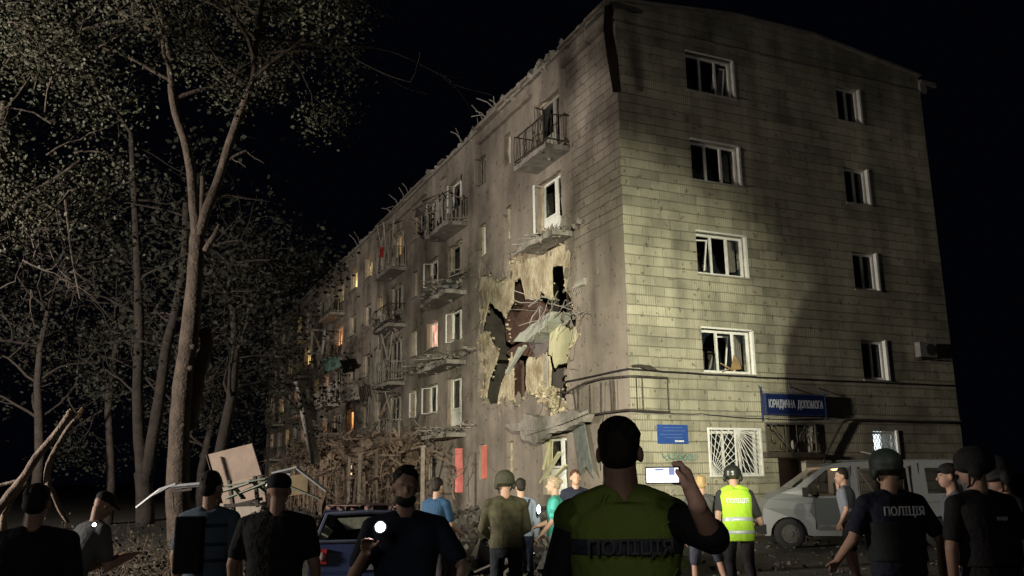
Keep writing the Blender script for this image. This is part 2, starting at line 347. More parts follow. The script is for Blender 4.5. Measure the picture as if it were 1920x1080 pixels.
# inner masonry leaf with the real holes of the blast
pxh = {
 'h1': [(912, 582), (918, 560), (928, 578), (940, 583), (949, 600), (956, 640), (958, 668), (948, 700), (938, 725), (932, 758), (909, 762), (912, 735), (918, 705), (928, 682), (934, 662), (920, 640), (914, 622), (903, 620)],
 'h2': [(947, 590), (960, 570), (962, 530), (975, 520), (982, 545), (985, 562), (1008, 560), (1013, 545), (1022, 552), (1032, 560), (1034, 500), (1056, 498), (1060, 545), (1070, 560), (1080, 600), (1076, 640), (1064, 672), (1063, 700), (1063, 755), (1050, 745), (1046, 728), (1030, 722), (1032, 690), (1028, 668), (1018, 664), (1005, 675), (992, 668), (986, 682), (986, 745), (962, 747), (961, 690), (958, 660), (953, 640)]}
ih = [ragged([fy(a, b, .14) for a, b in v], .16, .035) for v in pxh.values()]
mb = MB(); mb.prism(rect(.42, L_, -.3, 15.0), 'x', .14, .20, ih+[rect(w_[0]+.02, w_[1]-.02, w_[2]+.02, w_[3]-.02) for w_ in W]); obj('masonry_wall', mb, M_MASON, B)
# broken bricks standing proud round the crater
mb = MB()
for i in range(240):
    p = random.choice(crater); q = (p[0]+random.gauss(0, .12), p[1]+random.gauss(0, .12)); mb.chunk((random.uniform(.0, .16), q[0], q[1]), random.uniform(.02, .07))
for l in ih:
    for i in range(60):
        p = random.choice(l); mb.chunk((random.uniform(.12, .3), p[0]+random.gauss(0, .02), p[1]+random.gauss(0, .03)), random.uniform(.02, .06))
obj('broken_brick', mb, M_MASON, B)
mb = MB()       # plaster flakes lifting round the hole and over the facade
for i in range(150):
    if i < 90: p = random.choice(crater); c = (p[0]+random.gauss(0, .35), p[1]+random.gauss(0, .35))
    else: c = (random.uniform(.3, 20), random.uniform(3.5, 14))
    if 3.7 < c[0] < 9.4 and 4.3 < c[1] < 8.6: continue
    r = random.uniform(.05, .28); n_ = random.randint(5, 8); a0 = random.random()
    pl = [(c[0]+r*random.uniform(.5, 1)*math.cos(a0+q*6.283/n_), c[1]+r*random.uniform(.5, 1.2)*math.sin(a0+q*6.283/n_)) for q in range(n_)]
    mb.prism(pl, 'x', -random.uniform(.012, .035), .002)
obj('plaster_flakes', mb, M_FAC, B)['kind'] = 'stuff'
mb = MB()       # cracks running from the hole
for q in range(16):
    p = random.choice(crater); a = math.atan2(p[1]-6.3, p[0]-6)+random.gauss(0, .4); P = [Vector((-.001, p[0], p[1]))]
    for j in range(random.randint(4, 9)): a += random.gauss(0, .5); P.append(P[-1]+Vector((0, .17*math.cos(a), .17*math.sin(a))))
    mb.tube(P, [.014*(1-j/len(P))+.003 for j in range(len(P))], 4)
obj('cracks', mb, M_IRON, B)['kind'] = 'stuff'
def piece(name, px, X, th, m, st=.3, am=.03):
    mb = MB(); mb.prism(ragged([fy(a, b, X) for a, b in px], st, am), 'x', X, X+th); return obj(name, mb, m, B)
piece('torn_panel', [(945, 590), (960, 575), (963, 528), (977, 524), (984, 560), (1008, 562), (1030, 580), (1028, 600), (1000, 612), (975, 628), (960, 646), (950, 640)], .75, .08, M_MAROON)
piece('torn_panel', [(948, 660), (962, 650), (985, 640), (1012, 628), (1022, 636), (1022, 668), (1004, 676), (990, 668), (970, 664), (958, 672)], .6, .08, M_MAROON)
piece('torn_panel', [(963, 672), (979, 676), (981, 742), (963, 744)], .55, .06, M_MAROON)
piece('torn_panel', [(988, 638), (1032, 604), (1028, 650), (1020, 664), (1005, 672)], .5, .07, M_GREY)
piece('torn_wallpaper', [(1034, 596), (1046, 604), (1072, 618), (1086, 606), (1082, 640), (1064, 662), (1062, 680), (1044, 684), (1040, 690), (1034, 668), (1028, 664), (1030, 640)], .3, .06, M_YEL)
piece('torn_wallpaper', [(1018, 520), (1033, 505), (1035, 562), (1016, 555), (1010, 545)], .42, .06, M_YEL)
piece('torn_panel', [(1036, 685), (1056, 682), (1064, 735), (1036, 728)], .9, .08, M_GREY)
# tilted floor slab hanging across the hole
mb = MB()
sl = [(962, 641), (975, 624), (1000, 607), (1020, 592), (1035, 584), (1038, 590), (1030, 603), (1010, 622), (994, 634), (985, 642)]
mb.prism(ragged([fy(a, b, -.15) for a, b in sl], .2, .03), 'x', -.15, .5)
obj('hanging_slab', mb, M_SLAB, B)
mb = MB()
mb.bar(onx(975, 652, .1), onx(958, 690, .1), .10, .1); mb.bar(onx(985, 648, .05), onx(950, 700, .05), .12, .06)
obj('broken_beam', mb, M_SLAB, B)
mb = MB()      # torn reinforcement and pipes
for i in range(24):
    a = onx(random.uniform(1008, 1075), random.uniform(560, 600), random.uniform(-.5, .1)); p = [a]
    d = Vector((random.uniform(-.5, .1), random.uniform(-.5, .5), random.uniform(-.5, .3)))
    for j in range(4): a = a+d*.28; d += Vector((random.uniform(-.4, .3), random.uniform(-.5, .5), random.uniform(-.6, .3))); p.append(a)
    mb.tube(p, random.uniform(.008, .022), 5)
for q in ([(1020, 665), (1021, 745)], [(1025, 660), (1024, 750)], [(916, 505), (921, 570)]):
    mb.tube([onx(*q[0], .05), onx(*q[1], .05)], .03, 6)
obj('torn_rebar', mb, M_CONC, B)
# rubble of the broken masonry foot, right of the hole
mb = MB()
for i in range(110):
    t = random.random(); c = onx(1018+30*t+random.gauss(0, 6), 728+52*t+random.gauss(0, 8), random.uniform(-.12, .2)); mb.chunk(c, random.uniform(.04, .11))
obj('loose_masonry', mb, M_MASON, B)
# ---- core: floors, partitions, roof, other walls
mb = MB()
for z in (.6, 3.4, 6.2, 9.0, 11.8, 14.6):
    if z == 6.2:
        mb.box((7.9, 5.4, z-.1), (7.8, 9.8, .22)); mb.box((6.2, 35.9, z-.1), (11.4, 51.2, .22))
    else: mb.box((6.15, 31, z-.1), (11.3, 60.6, .22))
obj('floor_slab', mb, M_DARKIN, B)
mb = MB()
for y in (1.9, 6.8, 11.4, 14.9, 19.8, 26, 32, 38, 42, 46, 52, 57):
    for z in (.6, 3.4, 6.2, 9.0, 11.8):
        if y == 6.8 and z in (3.4, 6.2): mb.box((4.2, y, z+1.3), (4, .14, 2.58)); continue
        if y == 1.9: mb.box((1.3, y, z+1.3), (1.5, .14, 2.58)); continue
        mb.box((3.2, y, z+1.3), (5.3, .14, 2.58))
for z in (.6, 3.4, 6.2, 9.0, 11.8):
    mb.box((6.2, 31, z+1.3), (.16, 61, 2.58)); mb.box((6.15, 4.4, z+1.3), (11.2, .14, 2.57))
    mb.box((11.0, 2.4, z+1.3), (.14, 3.7, 2.57))
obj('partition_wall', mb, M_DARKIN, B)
mb = MB(); mb.box((12.0, 31, 7.4), (.4, 61.2, 15.2)); mb.box((6.1, L_-.2, 7.4), (11.6, .35, 15.2)); obj('rear_wall', mb, M_FAC, B)
mb = MB()
rp = [(-.12, 15.1), (4.2, 15.58), (7.4, 15.6), (12.55, 14.95), (12.55, 15.07), (7.4, 15.72), (4.2, 15.7), (-.12, 15.22)]
mb.prism([(a, b) for a, b in rp], 'y', .5, L_); obj('roof', mb, M_CONC, B)
mb = MB()     # cornice along the facade, torn in places
y = 0
while y < L_:
    l = random.uniform(.6, 2.6)
    if random.random() < (.8 if y < 9 else .62):
        mb.box((-.07, y+l/2, 14.56+random.uniform(-.02, .02)), (.16, l-.02, .12)); mb.box((-.1, y+l/2, 15.2+random.uniform(-.04, .08)), (.26, l-.01, random.uniform(.06, .16)))
    y += l
obj('cornice', mb, M_FAC, B)
mb = MB()
for i in range(500):
    y = min(60, abs(random.gauss(14, 12))); mb.chunk((random.uniform(-.1, .5), y, 15.2+random.uniform(0, .16)), random.uniform(.05, .2))
for i in range(26):
    y = random.choice([9, 10.5, 12, 19, 22, 30])+random.gauss(0, .7); a = Vector((random.uniform(-.2, .3), y, 15.2)); b = a+Vector((random.uniform(-.8, .2), random.uniform(-1, 1), random.uniform(-.1, .9)))
    mb.tube([a, (a+b)/2+Vector((0, 0, .12)), b], .02, 5)
obj('roof_debris', mb, M_CONC, B)
# eave box at the far right corner of the end wall
mb = MB(); mb.box((12.55, .35, 14.85), (.75, .9, .16)); mb.box((12.3, .1, 14.65), (.3, .35, .3)); obj('eave_box', mb, M_CONC, B)
# ---- window builders
def frame(mb, axis, a, b, z0, z1, D, n=1, w_=.06, dp=.07, trans=None, mi=0):
    """outer frame and mullions; axis x: window in a plane x=D spanning y; axis y: plane y=D spanning x"""
    def bx(u0, u1, v0, v1, e=0):
        c = ((u0+u1)/2, (v0+v1)/2); d = (abs(u1-u0), abs(v1-v0))
        if axis == 'x': mb.box((D, c[0], c[1]), (dp+e, d[0], d[1]), mi=mi)
        else: mb.box((c[0], D, c[1]), (d[0], dp+e, d[1]), mi=mi)
    bx(a, a+w_, z0, z1); bx(b-w_, b, z0, z1); bx(a+w_, b-w_, z1-w_, z1, -.004); bx(a+w_, b-w_, z0, z0+w_, -.004)
    for i in range(1, n+1):
        u = a+(b-a)*i/(n+1); bx(u-w_*.5, u+w_*.5, z0+w_, z1-w_, -.008)
    if trans: bx(a+w_, b-w_, trans-w_/2, trans+w_/2, -.012)
def pane_shard(mb, axis, a, b, z0, z1, D):
    n = random.randint(2, 4)
    for i in range(n):      # shards of glass left in the frame
        c = random.choice([(a, z0), (b, z0), (a, z1), (b, z1)]); sx = 1 if c[0] == a else -1; sz = 1 if c[1] == z0 else -1
        p = [c, (c[0]+sx*(b-a)*random.uniform(.2, .9), c[1]), (c[0]+sx*(b-a)*random.uniform(.05, .5), c[1]+sz*(z1-z0)*random.uniform(.1, .35)), (c[0], c[1]+sz*(z1-z0)*random.uniform(.3, .9))]
        mb.prism(p, axis, D+i*.004, D+.003+i*.004)
# end-wall windows, first column (three lights)
for k in range(5):
    a, b = C1; z0, z1 = 1.6+wn(k), 2.84+wn(k); D = .16
    mb = MB(); frame(mb, 'y', a+.02, b-.02, z0+.02, z1-.02, D, 2, .07)
    wo = obj('window', mb, M_WHITE, B)
    if k: wo['label'] = 'white three light window with its glass blown out, %s floor' % ['', 'second', 'third', 'fourth', 'top'][k]
    else: wo['label'] = 'wide white window behind a fan pattern grille'
    u = [a+.09, a+(b-a)/3, a+2*(b-a)/3, b-.09]
    mb = MB()
    for i in range(3):
        if k == 0: mb.prism(rect(u[i]+.01, u[i+1]-.01, z0+.1, z1-.1), 'y', D+.01, D+.016)
        else: pane_shard(mb, 'y', u[i]+.02, u[i+1]-.02, z0+.09, z1-.09, D)
    obj('pane', mb, glass(), wo)
    mb = MB(); mb.box(((a+b)/2, .03, z0-.02), (b-a+.12, .22, .035)); obj('sill', mb, M_DWHITE, wo)
    mb = MB(); mb.box((b+.02, .02, (z0+z1)/2), (.07, .1, z1-z0+.05)); mb.box(((a+b)/2, .02, z1+.025), (b-a, .1, .05)); obj('reveal', mb, M_WHITE, wo)
    if k in (1, 2, 4):     # an opened sash, hanging askew
        mb = MB(); i = {1: 1, 2: 0, 4: 2}[k]; cx = (u[i]+u[i+1])/2; ww = .5
        for s_ in (-1, 1): mb.bar((cx+s_*.19-.05, D+.2, z0+.12), (cx+s_*.19+.07, D+.16, z1-.14), .055, .04)
        mb.bar((cx-.24, D+.2, z0+.14), (cx+.16, D+.2, z0+.12), .05, .04); mb.bar((cx-.13, D+.16, z1-.16), (cx+.28, D+.16, z1-.14), .05, .04)
        obj('sash', mb, M_WHITE, wo)
    mb = MB()   # curtain remains
    for i in range(9):
        x = b-.12-i*.035; mb.box((x, D+.22+.02*(i % 2), (z0+z1)/2+.1), (.034, .012, z1-z0-.3))
    mb.box((a+.5, D+1.4, z0+.2), (.5, .4, 1.3)); mb.bar((a+.9, D+1., z0-.2), (a+1.2, D+.8, z1-.3), .07)
    obj('curtain', mb, mat('grey_curtain', (.20, .19, .17), .9), wo)
mb = MB()  # leaf of cardboard stuck in the second floor window
mb.prism([(3.35, 4.5), (3.72, 4.55), (3.66, 4.75), (3.5, 4.95)], 'y', .03, .06); mb.bar((3.05, .02, 4.45), (3.5, .05, 4.62), .03); mb.bar((3.0, .02, 4.68), (3.45, .03, 4.5), .03)
tag(obj('broken_board', mb, mat('cardboard', (.32, .22, .10), .9)), 'torn tan board caught in the second floor window above the blue plate', 'board')
# second column (two lights)
for k in range(5):
    a, b = C2 if k else (8.42, 9.36); z0, z1 = (1.62+wn(k), 2.84+wn(k)) if k else (1.2, 2.88); D = .14
    mb = MB(); frame(mb, 'y', a+.02, b-.02, z0+.02, z1-.02, D, 1, .07); wo = obj('window', mb, M_WHITE, B)
    mb = MB()
    for i in range(2):
        c = (a+b)/2; pa, pb = (a+.1, c-.05) if i == 0 else (c+.05, b-.1)
        mb.prism(rect(pa, pb, z0+.1, z1-.1), 'y', D+.01, D+.016)
    if k: obj('pane', mb, glass(), wo)
    mb = MB(); mb.box(((a+b)/2, .03, z0-.02), (b-a+.1, .2, .035)); obj('sill', mb, M_DWHITE, wo)
    mb = MB(); mb.box((b+.025, .02, (z0+z1)/2), (.08, .12, z1-z0+.05)); obj('reveal', mb, M_WHITE, wo)
    if k == 0:
        wo['label'] = 'lit white window behind a diamond grille above the van'
        mb = MB(); mb.prism(rect(a+.05, a+.62, z0, z1), 'y', D+.12, D+.14); obj('lit_blind', mb, emit('cold_room_light', (.7, .8, .85), 2.2), wo)
        mb = MB(); mb.prism(rect(a+.62, b-.02, z0, z1), 'y', D+.11, D+.15); obj('curtain', mb, emit('lit_curtain', (.3, .33, .33), .3), wo)
        mb = MB()
        for i in range(-14, 8):
            for s_ in (1, -1):
                x0 = a+i*.13 if s_ == 1 else b-i*.13; p0 = Vector((x0, .02, z0)); p1 = Vector((x0+s_*(z1-z0)*.62, .02, z1)); q0 = p0; q1 = p1
                # clip to the opening
                def cl(p, q):
                    t0, t1 = 0., 1.; dx = q.x-p.x
                    for lo in (a, b):
                        t = (lo-p.x)/dx
                        if (dx > 0) == (lo == a): t0 = max(t0, t)
                        else: t1 = min(t1, t)
                    return (p.lerp(q, t0), p.lerp(q, t1)) if t1 > t0 else None
                r = cl(p0, p1)
                if r: mb.bar(r[0], r[1], .014)
        obj('grille', mb, M_DWHITE, wo)
# fan grille on the first window
a, b = C1; z0, z1 = 1.6, 2.88; mb = MB()
frame(mb, 'y', a-.04, b+.04, z0-.02, z1+.02, -.06, 1, .05, .03)
for h, (ua, ub) in enumerate(((a, (a+b)/2-.03), ((a+b)/2+.03, b))):
    for i in range(11):       # rays from the lower outer corner
        an = math.radians(4+i*8.2); c0 = Vector((ua if h == 0 else ua, -.06, z0)); d = Vector((math.cos(an), 0, math.sin(an)))
        t = min((ub-ua)/max(d.x, 1e-4), (z1-z0)/max(d.z, 1e-4)); p0 = c0; p1 = c0+d*t
        if h: p0 = Vector((ua, -.06, z1-(p0.z-z0))); p1 = Vector((p1.x, -.06, z1-(p1.z-z0)))
        mb.bar(p0, p1, .013)
    for i in range(1, 9):      # counter-slanted bars
        s_ = i/9*((ub-ua)+(z1-z0)); p0 = Vector((ua+min(s_, ub-ua), -.045, z0+max(0, s_-(ub-ua)))); p1 = Vector((ua+max(0, s_-(z1-z0)), -.045, z0+min(s_, z1-z0)))
        mb.bar(p0, p1, .012)
obj('grille', mb, M_WHITE, B)
# entrance with scroll ironwork over the door
mb = MB(); mb.box((5.25, .34, 1.1), (.96, .05, 1.92)); mb.box((5.25, .30, 1.55), (.7, .03, .7)); mb.box((5.25, .30, .65), (.7, .03, .6)); do = obj('door', mb, mat('dark_door', (.03, .018, .014), .6), B)
mb = MB(); mb.tube([(5.62, .26, 1.0), (5.62, .26, 1.25)], .014, 6); obj('handle', mb, M_GIRON, do)
mb = MB(); frame(mb, 'y', 4.35, 6.18, 2.2, 3.06, -.05, 0, .045, .04)
def arc(cx, cz, r0, r1, a0, a1, n=14): return [Vector((cx+(r0+(r1-r0)*i/n)*math.cos(a0+(a1-a0)*i/n), -.05, cz+(r0+(r1-r0)*i/n)*math.sin(a0+(a1-a0)*i/n))) for i in range(n+1)]
for s_ in (-1, 1):
    for cx, cz, r in ((.55, 2.6, .28), (.3, 2.4, .18), (.62, 2.9, .14)):
        mb.tube(arc(5.26+s_*cx, cz, r, r*.2, 0 if s_ < 0 else math.pi, s_*-5), .013, 5)
    mb.bar((5.26, -.05, 2.25), (5.26+s_*.75, -.05, 3.02), .02); mb.bar((5.26+s_*.2, -.05, 2.25), (5.26+s_*.2, -.05, 3.02), .015)
obj('scroll_grille', mb, M_GIRON, B)
mb = MB(); mb.box((5.26, .3, 2.63), (1.6, .04, .7)); obj('fanlight', mb, mat('dusty_glass', (.16, .14, .10), .4), B)
mb = MB(); mb.prism([(4.2, 2.1), (6.3, 2.1), (6.3, 2.2), (4.2, 2.24)], 'y', -.22, 0); obj('porch_roof', mb, mat('rust_sheet', (.075, .06, .045), .8), B)
mb = MB(); mb.box((5.25, -.5, .06), (1.6, 1., .12)); obj('doorstep', mb, M_CONC, B)
mb = MB(); mb.ell((5.2, -.14, 2.45), (.05, .05, .13)); obj('porch_lamp', mb, M_DWHITE, B)
# ---- facade windows
litm = {'warm': ((1, .72, .30), 1.5), 'pink': ((1, .50, .36), 2.0), 'orange': ((1, .42, .15), 1.3), 'dim': ((.9, .62, .3), .28)}
for (a, b, z0, z1, t, k, lit) in W:
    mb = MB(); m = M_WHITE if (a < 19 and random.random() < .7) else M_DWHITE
    if t in 'AB' and b-a > 1.4:
        c = a+(b-a)*.42; frame(mb, 'x', a+.03, c, z0+.02, z1-.03, .24, 0, .07); zz = z0+.8 if z1-z0 > 1.6 else z0
        frame(mb, 'x', c+.03, b-.03, zz, z1-.03, .24, 1 if b-a > 2 else 0, .07)
        if zz > z0+.1: mb.box((.3, (c+b)/2, (z0+zz)/2), (.2, b-c-.06, zz-z0-.03))
    else: frame(mb, 'x', a+.03, b-.03, z0+.03, z1-.03, .24, 1 if b-a > .9 else 0, .07)
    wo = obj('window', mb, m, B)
    mb = MB()
    if lit: pane_shard(mb, 'x', a+.1, b-.1, z0+.1, z1-.1, .25)
    elif a > 24:
        mb.prism(rect(a+.1, b-.1, z0+.1, z1-.1), 'x', .24, .246)
    else: pane_shard(mb, 'x', a+.1, b-.1, z0+.1, z1-.1, .25)
    obj('pane', mb, glass('dusty_pane', (.05, .05, .045), .35), wo)
    if lit:
        mb = MB(); n = 14
        for i in range(n): u = a+.06+(b-a-.12)*i/n; mb.box((.285+.015*(i % 2), u+(b-a)/n/2, (z0+z1)/2), (.02, (b-a-.12)/n, z1-z0-.08))
        c_, s_ = litm[lit]; obj('lit_curtain', mb, emit('lit_room_'+lit, c_, s_), wo); wo['label'] = 'lit window of the dark facade glowing %s' % lit
    elif a < 24 and k and random.random() < .6:      # sash hanging out
        mb = MB(); o_ = random.uniform(.25, .5); mb2 = Vector((-.02, a+.06, 0))
        p = [Vector((.2, b-.1, z0+.06)), Vector((.2, b-.1, z1-.1)), Vector((.2-o_, b-.1-.2, z1-.16)), Vector((.2-o_, b-.1-.2, z0))]
        for i in range(4): mb.bar(p[i], p[(i+1) % 4], .06, .04)
        obj('sash', mb, m, wo)
    if k > 0 and t == 'w':
        mb = MB(); mb.box((-.03, (a+b)/2, z0-.03), (.2, b-a+.1, .04)); obj('sill', mb, M_DWHITE, wo)
# ground floor pink shutters
mb = MB(); mb.prism(rect(12.34, 13.4, 1.1, 2.8), 'x', .10, .135); mb.bar((.12, 12.35, 2.7), (.12, 13.3, 1.6), .05, mi=0)
obj('lit_blind', mb, emit('pink_room', (.9, .25, .2), .55), B)
mb = MB(); mb.prism(rect(9.86, 10.58, 1.6, 2.8), 'x', .10, .135); obj('lit_blind', mb, emit('pink_room_dim', (.75, .2, .14), .3), B)
mb = MB(); mb.bar(onx(1050, 848, .05), onx(1015, 905, .05), .14, .05); mb.bar(onx(1062, 872, .0), onx(1035, 900, .0), .12, .05); mb.bar(onx(1030, 830, .0), onx(1018, 880, .0), .07, .05)
mb.prism([fy(1016, 823, .2), fy(1036, 821, .2), fy(1034, 890, .2), fy(1018, 893, .2)], 'x', .2, .23); obj('broken_shutter', mb, M_YEL, B)
# ---- balconies
M_SH = mat('balcony_sheet', (.24, .23, .19), .8, .3, 2, .3)
def balcony(y0, y1, k, style='bars', depth=.85, dam=.5, rail=True):
    z = 3.35+2.8*(k-1); mb = MB(); pts = ragged([(0, y0), (0, y1), (-depth, y1), (-depth, y0)], .25, .05*dam+.005)
    mb.prism(pts, 'z', z-.16, z)
    for i in range(int(16*dam)): mb.chunk((random.uniform(-depth, 0), random.uniform(y0, y1), z-.05+random.uniform(-.12, .1)), random.uniform(.03, .10))
    bo = obj('balcony', mb, M_CONC, B)
    if not rail: return bo
    mb = MB(); j = lambda s=.04: random.uniform(-s, s)*dam*2
    c = [Vector((-.02, y0, z)), Vector((-depth+.04, y0+.03, z)), Vector((-depth+.04, y1-.03, z)), Vector((-.02, y1, z))]
    for h in (.12, 1.0):
        for i in range(3): mb.bar(c[i]+Vector((j(), j(), h+j())), c[i+1]+Vector((j(), j(), h+j())), .035)
    for i in range(3):
        n = max(2, int((c[i+1]-c[i]).length/.13))
        for q in range(n+1):
            if random.random() < .12*dam: continue
            p = c[i].lerp(c[i+1], q/n); o = Vector((j(.12), j(.08), 0))
            if style == 'sheet' and i == 1: mb.box(p+o+Vector((0, 0, .56)), (.02, .12, .84))
            elif style == 'slats': mb.box(p+o+Vector((0, 0, .56)), (.03, .07, .86+j(.1)))
            else: mb.tube([p, p+o+Vector((j(), j(), .5)), p+o*.4+Vector((0, 0, 1.0))], .011, 5)
    obj('railing', mb, {'bars': M_IRON, 'sheet': M_SH, 'slats': M_DWHITE}[style], bo)
    if style == 'glazed' or (style != 'bars' and random.random() < .3):
        mb = MB()
        for i in range(5):
            y = y0+(y1-y0)*i/4; mb.bar((-depth+.04+j(.1), y, z+1), (-depth+.04+j(.2), y+j(.1), z+2.3+j()), .05)
        mb.bar((-depth+.04, y0, z+2.3), (-depth+.1, y1, z+2.32+j(.2)), .05); obj('glazing_frame', mb, M_DWHITE, bo)
    return bo
balcony(2.95, 5.3, 4, 'bars', .85, .6); balcony(2.9, 5.3, 3, 'bars', .75, 1.6, False)
balcony(11.8, 14.6, 4, 'slats', .85, 1.5); balcony(11.9, 15.2, 3, 'slats', .85, 1.6, False); balcony(11.9, 15.6, 2, 'bars', .8, 1.4, False); balcony(12, 15, 1, 'bars', .8, 1.5, False)
for k, st in ((4, 'slats'), (3, 'bars'), (2, 'slats'), (1, 'slats')): balcony(20.0, 22.8, k, st, .85, 1.2, True)
for y in (33.0, 43.0, 53.6):
    for k in (4, 3, 2, 1): balcony(y-.3, y+2.9, k, random.choice(['sheet', 'slats', 'sheet', 'bars']), .95, .7)
# surround of the entrance floor: thin concrete awning, broken down
mb = MB(); mb.prism([(3.2, 3.0), (6.4, 3.1), (7.0, 3.35), (3.1, 3.32)], 'x', -.55, 0); obj('broken_awning', mb, M_CONC, B)
# dust-coloured torn plaster hanging over the awning
mb = MB(); sg = [(985, 775), (1010, 782), (1040, 778), (1075, 768), (1106, 776), (1100, 790), (1070, 802), (1035, 812), (1005, 832), (980, 822), (974, 800)]
mb.prism(ragged([fy(a, b, -.45) for a, b in sg], .2, .04), 'x', -.5, -.3); obj('sagging_plaster', mb, M_CONC, B)
mb = MB()
for i in range(7): mb.bar(onx(985+i*6, 815-i*2, -.55), onx(1060+i*7, 790-i*3, -.6), .03, .09)
obj('sagging_lath', mb, M_CONC, B)
for o_ in B.children:
    if o_.name.split('.')[0] in ('broken_brick', 'roof_debris', 'torn_rebar', 'loose_masonry'): o_['kind'] = 'stuff'
# ================================================================ fittings on the building
def cable(name, label, pts, r, m=M_BLACK, cat='cable', sag=.0, group=None):
    mb = MB(); P = []
    for i in range(len(pts)-1):
        n = 8
        for j in range(n): t = j/n; P.append(Vector(pts[i]).lerp(Vector(pts[i+1]), t)+Vector((0, 0, -sag*4*t*(1-t)+random.uniform(-.006, .006))))
    P.append(Vector(pts[-1])); mb.tube(P, r, 6); return tag(obj(name, mb, m, smooth=True), label, cat, group)
cable('wall_cable', 'thick black cable running round the corner below the second floor windows', [(-.06, 3.4, 4.42), (-.06, -.03, 4.40), (1.2, -.06, 4.36), (4.2, -.06, 4.33), (8, -.06, 4.33), (12.15, -.06, 4.34)], .028)
cable('wall_cable', 'thin sagging wire across the end wall just under the blue law sign', [(-.05, 4, 3.45), (0, -.05, 3.28), (2.2, -.05, 3.26), (4.3, -.05, 3.17), (6.5, -.05, 3.2)], .014, sag=.02)
cable('gas_pipe', 'black pipe bending down over the end wall behind the white van', [(12.1, -.1, 3.17), (7.35, -.1, 3.19), (7.15, -.1, 3.1), (6.5, -.1, 2.3), (6.0, -.1, 1.4)], .035, M_IRON, 'pipe')
cable('hanging_wire', 'loose wire hanging from the broken frame beside the corner', [(-.1, 1.2, 3.4), (-.25, 1.3, 2.6), (-.1, 1.5, 1.8)], .012, sag=.05)
# bent metal frame of the torn sign at the corner
t = thing('sign_frame', 'bent empty metal sign frame wrapped round the building corner', 'frame')
mb = MB()
A = lambda y, z, x=-.14: Vector((x, y, z))
mb.tube([A(3.9, 4.15), A(3.1, 4.05, -.3), A(2.2, 4.25), A(1.2, 4.28), A(0, 4.2), Vector((.1, -.14, 4.2)), Vector((1.1, -.14, 4.19))], .03, 6)
mb.tube([A(3.9, 3.2, -.4), A(2.6, 3.3), A(1.2, 3.33), A(0, 3.33), Vector((1.12, -.14, 3.28))], .03, 6)
for y, o in ((3.6, .35), (2.9, -.2), (2.55, .1), (1.9, 0), (1.25, .05), (.75, -.03), (.6, 0)): mb.tube([A(y, 4.18+.02*o), A(y+o, 3.33)], .024, 5)
for x in (.12, .3, 1.1): mb.tube([(x, -.14, 4.19), (x, -.14, 3.3)], .016, 5)
obj('frame', mb, M_IRON, t)
mb = MB(); mb.prism([(3.0, 3.2), (2.4, 3.25), (2.2, 2.5), (2.35, 1.9), (2.6, 1.7), (2.75, 2.3)], 'x', -.16, -.1); mb.prism([(2.5, 3.2), (2.2, 3.2), (1.9, 2.2), (1.7, 1.6), (2.1, 1.9)], 'x', -.22, -.18)
obj('torn_banner', mb, mat('faded_banner', (.10, .115, .12), .8, col2=(.20, .21, .18), scale=5), t)
# law office sign
t = thing('shop_sign', 'long blue sign with white lettering above the entrance', 'sign')
mb = MB(); mb.box((5.38, -.16, 3.57), (2.16, .1, .56)); obj('panel', mb, mat('sign_blue', (.008, .017, .08), .5, .15, 3, 0), t)
mb = MB(); frame(mb, 'y', 4.28, 6.48, 3.27, 3.87, -.16, 0, .03, .13); mb.bar((4.2, -.16, 4.05), (4.2, -.16, 3.1), .03); mb.bar((6.5, -.16, 3.95), (6.5, -.16, 3.15), .025)
for x in (4.25, 5.4, 6.45): mb.bar((x, -.16, 3.9), (x, 0, 4.1), .02)
obj('frame', mb, mat('blue_trim', (.03, .045, .12), .5), t)
lettering('lettering', 'ЮРИДИЧНА  ДОПОМОГА', .3, mat('sign_white', (.42, .45, .52), .6, .05, 3, 0), t, (5.38, -.215, 3.57), (math.pi/2, 0, 0), 1.98, .006)
mb = MB()
for i in range(9): mb.tube([Vector((4.24+.04*math.cos(q), -.16, 3.3+.07*i+.035*math.sin(q))) for q in [k*.7 for k in range(10)]], .006, 4)
obj('scroll_bracket', mb, M_IRON, t)
t = thing('plate_sign', 'small blue plate with pale text rows left of the grilled window', 'sign')
mb = MB(); mb.box((1.25, -.03, 2.71), (.96, .04, .5)); obj('panel', mb, mat('plate_blue', (.03, .08, .30), .45, .1, 3, 0), t)
mb = MB(); random.seed(3)
for i, (zz, x0, x1) in enumerate(((2.88, .95, 1.5), (2.80, .92, 1.6), (2.70, .84, 1.52), (2.62, 1.0, 1.5))):
    x = x0
    while x < x1: l = random.uniform(.02, .05); mb.box((x+l/2, -.053, zz), (l, .004, .026)); x += l+.012
obj('text_rows', mb, mat('plate_text', (.09, .15, .38), .6, .05, 3, 0), t)
mb = MB(); x = 1.3
while x < 1.55: l = random.uniform(.02, .045); mb.box((x+l/2, -.053, 2.53), (l, .004, .04)); x += l+.009
obj('text_line', mb, M_WHITE, t)
# graffiti
mb = MB()
for q in range(6):
    x = 1.0+q*.18; P = [Vector((x+.14*math.sin(i*1.3+q), -.006, 2.12+.11*math.sin(i*2.1+q*1.7))) for i in range(6)]
    mb.tube(P, .012, 4)
tag(obj('graffiti', mb, mat('teal_paint', (.10, .22, .19), .8)), 'faint teal scrawl painted below the small blue plate', 'graffiti')
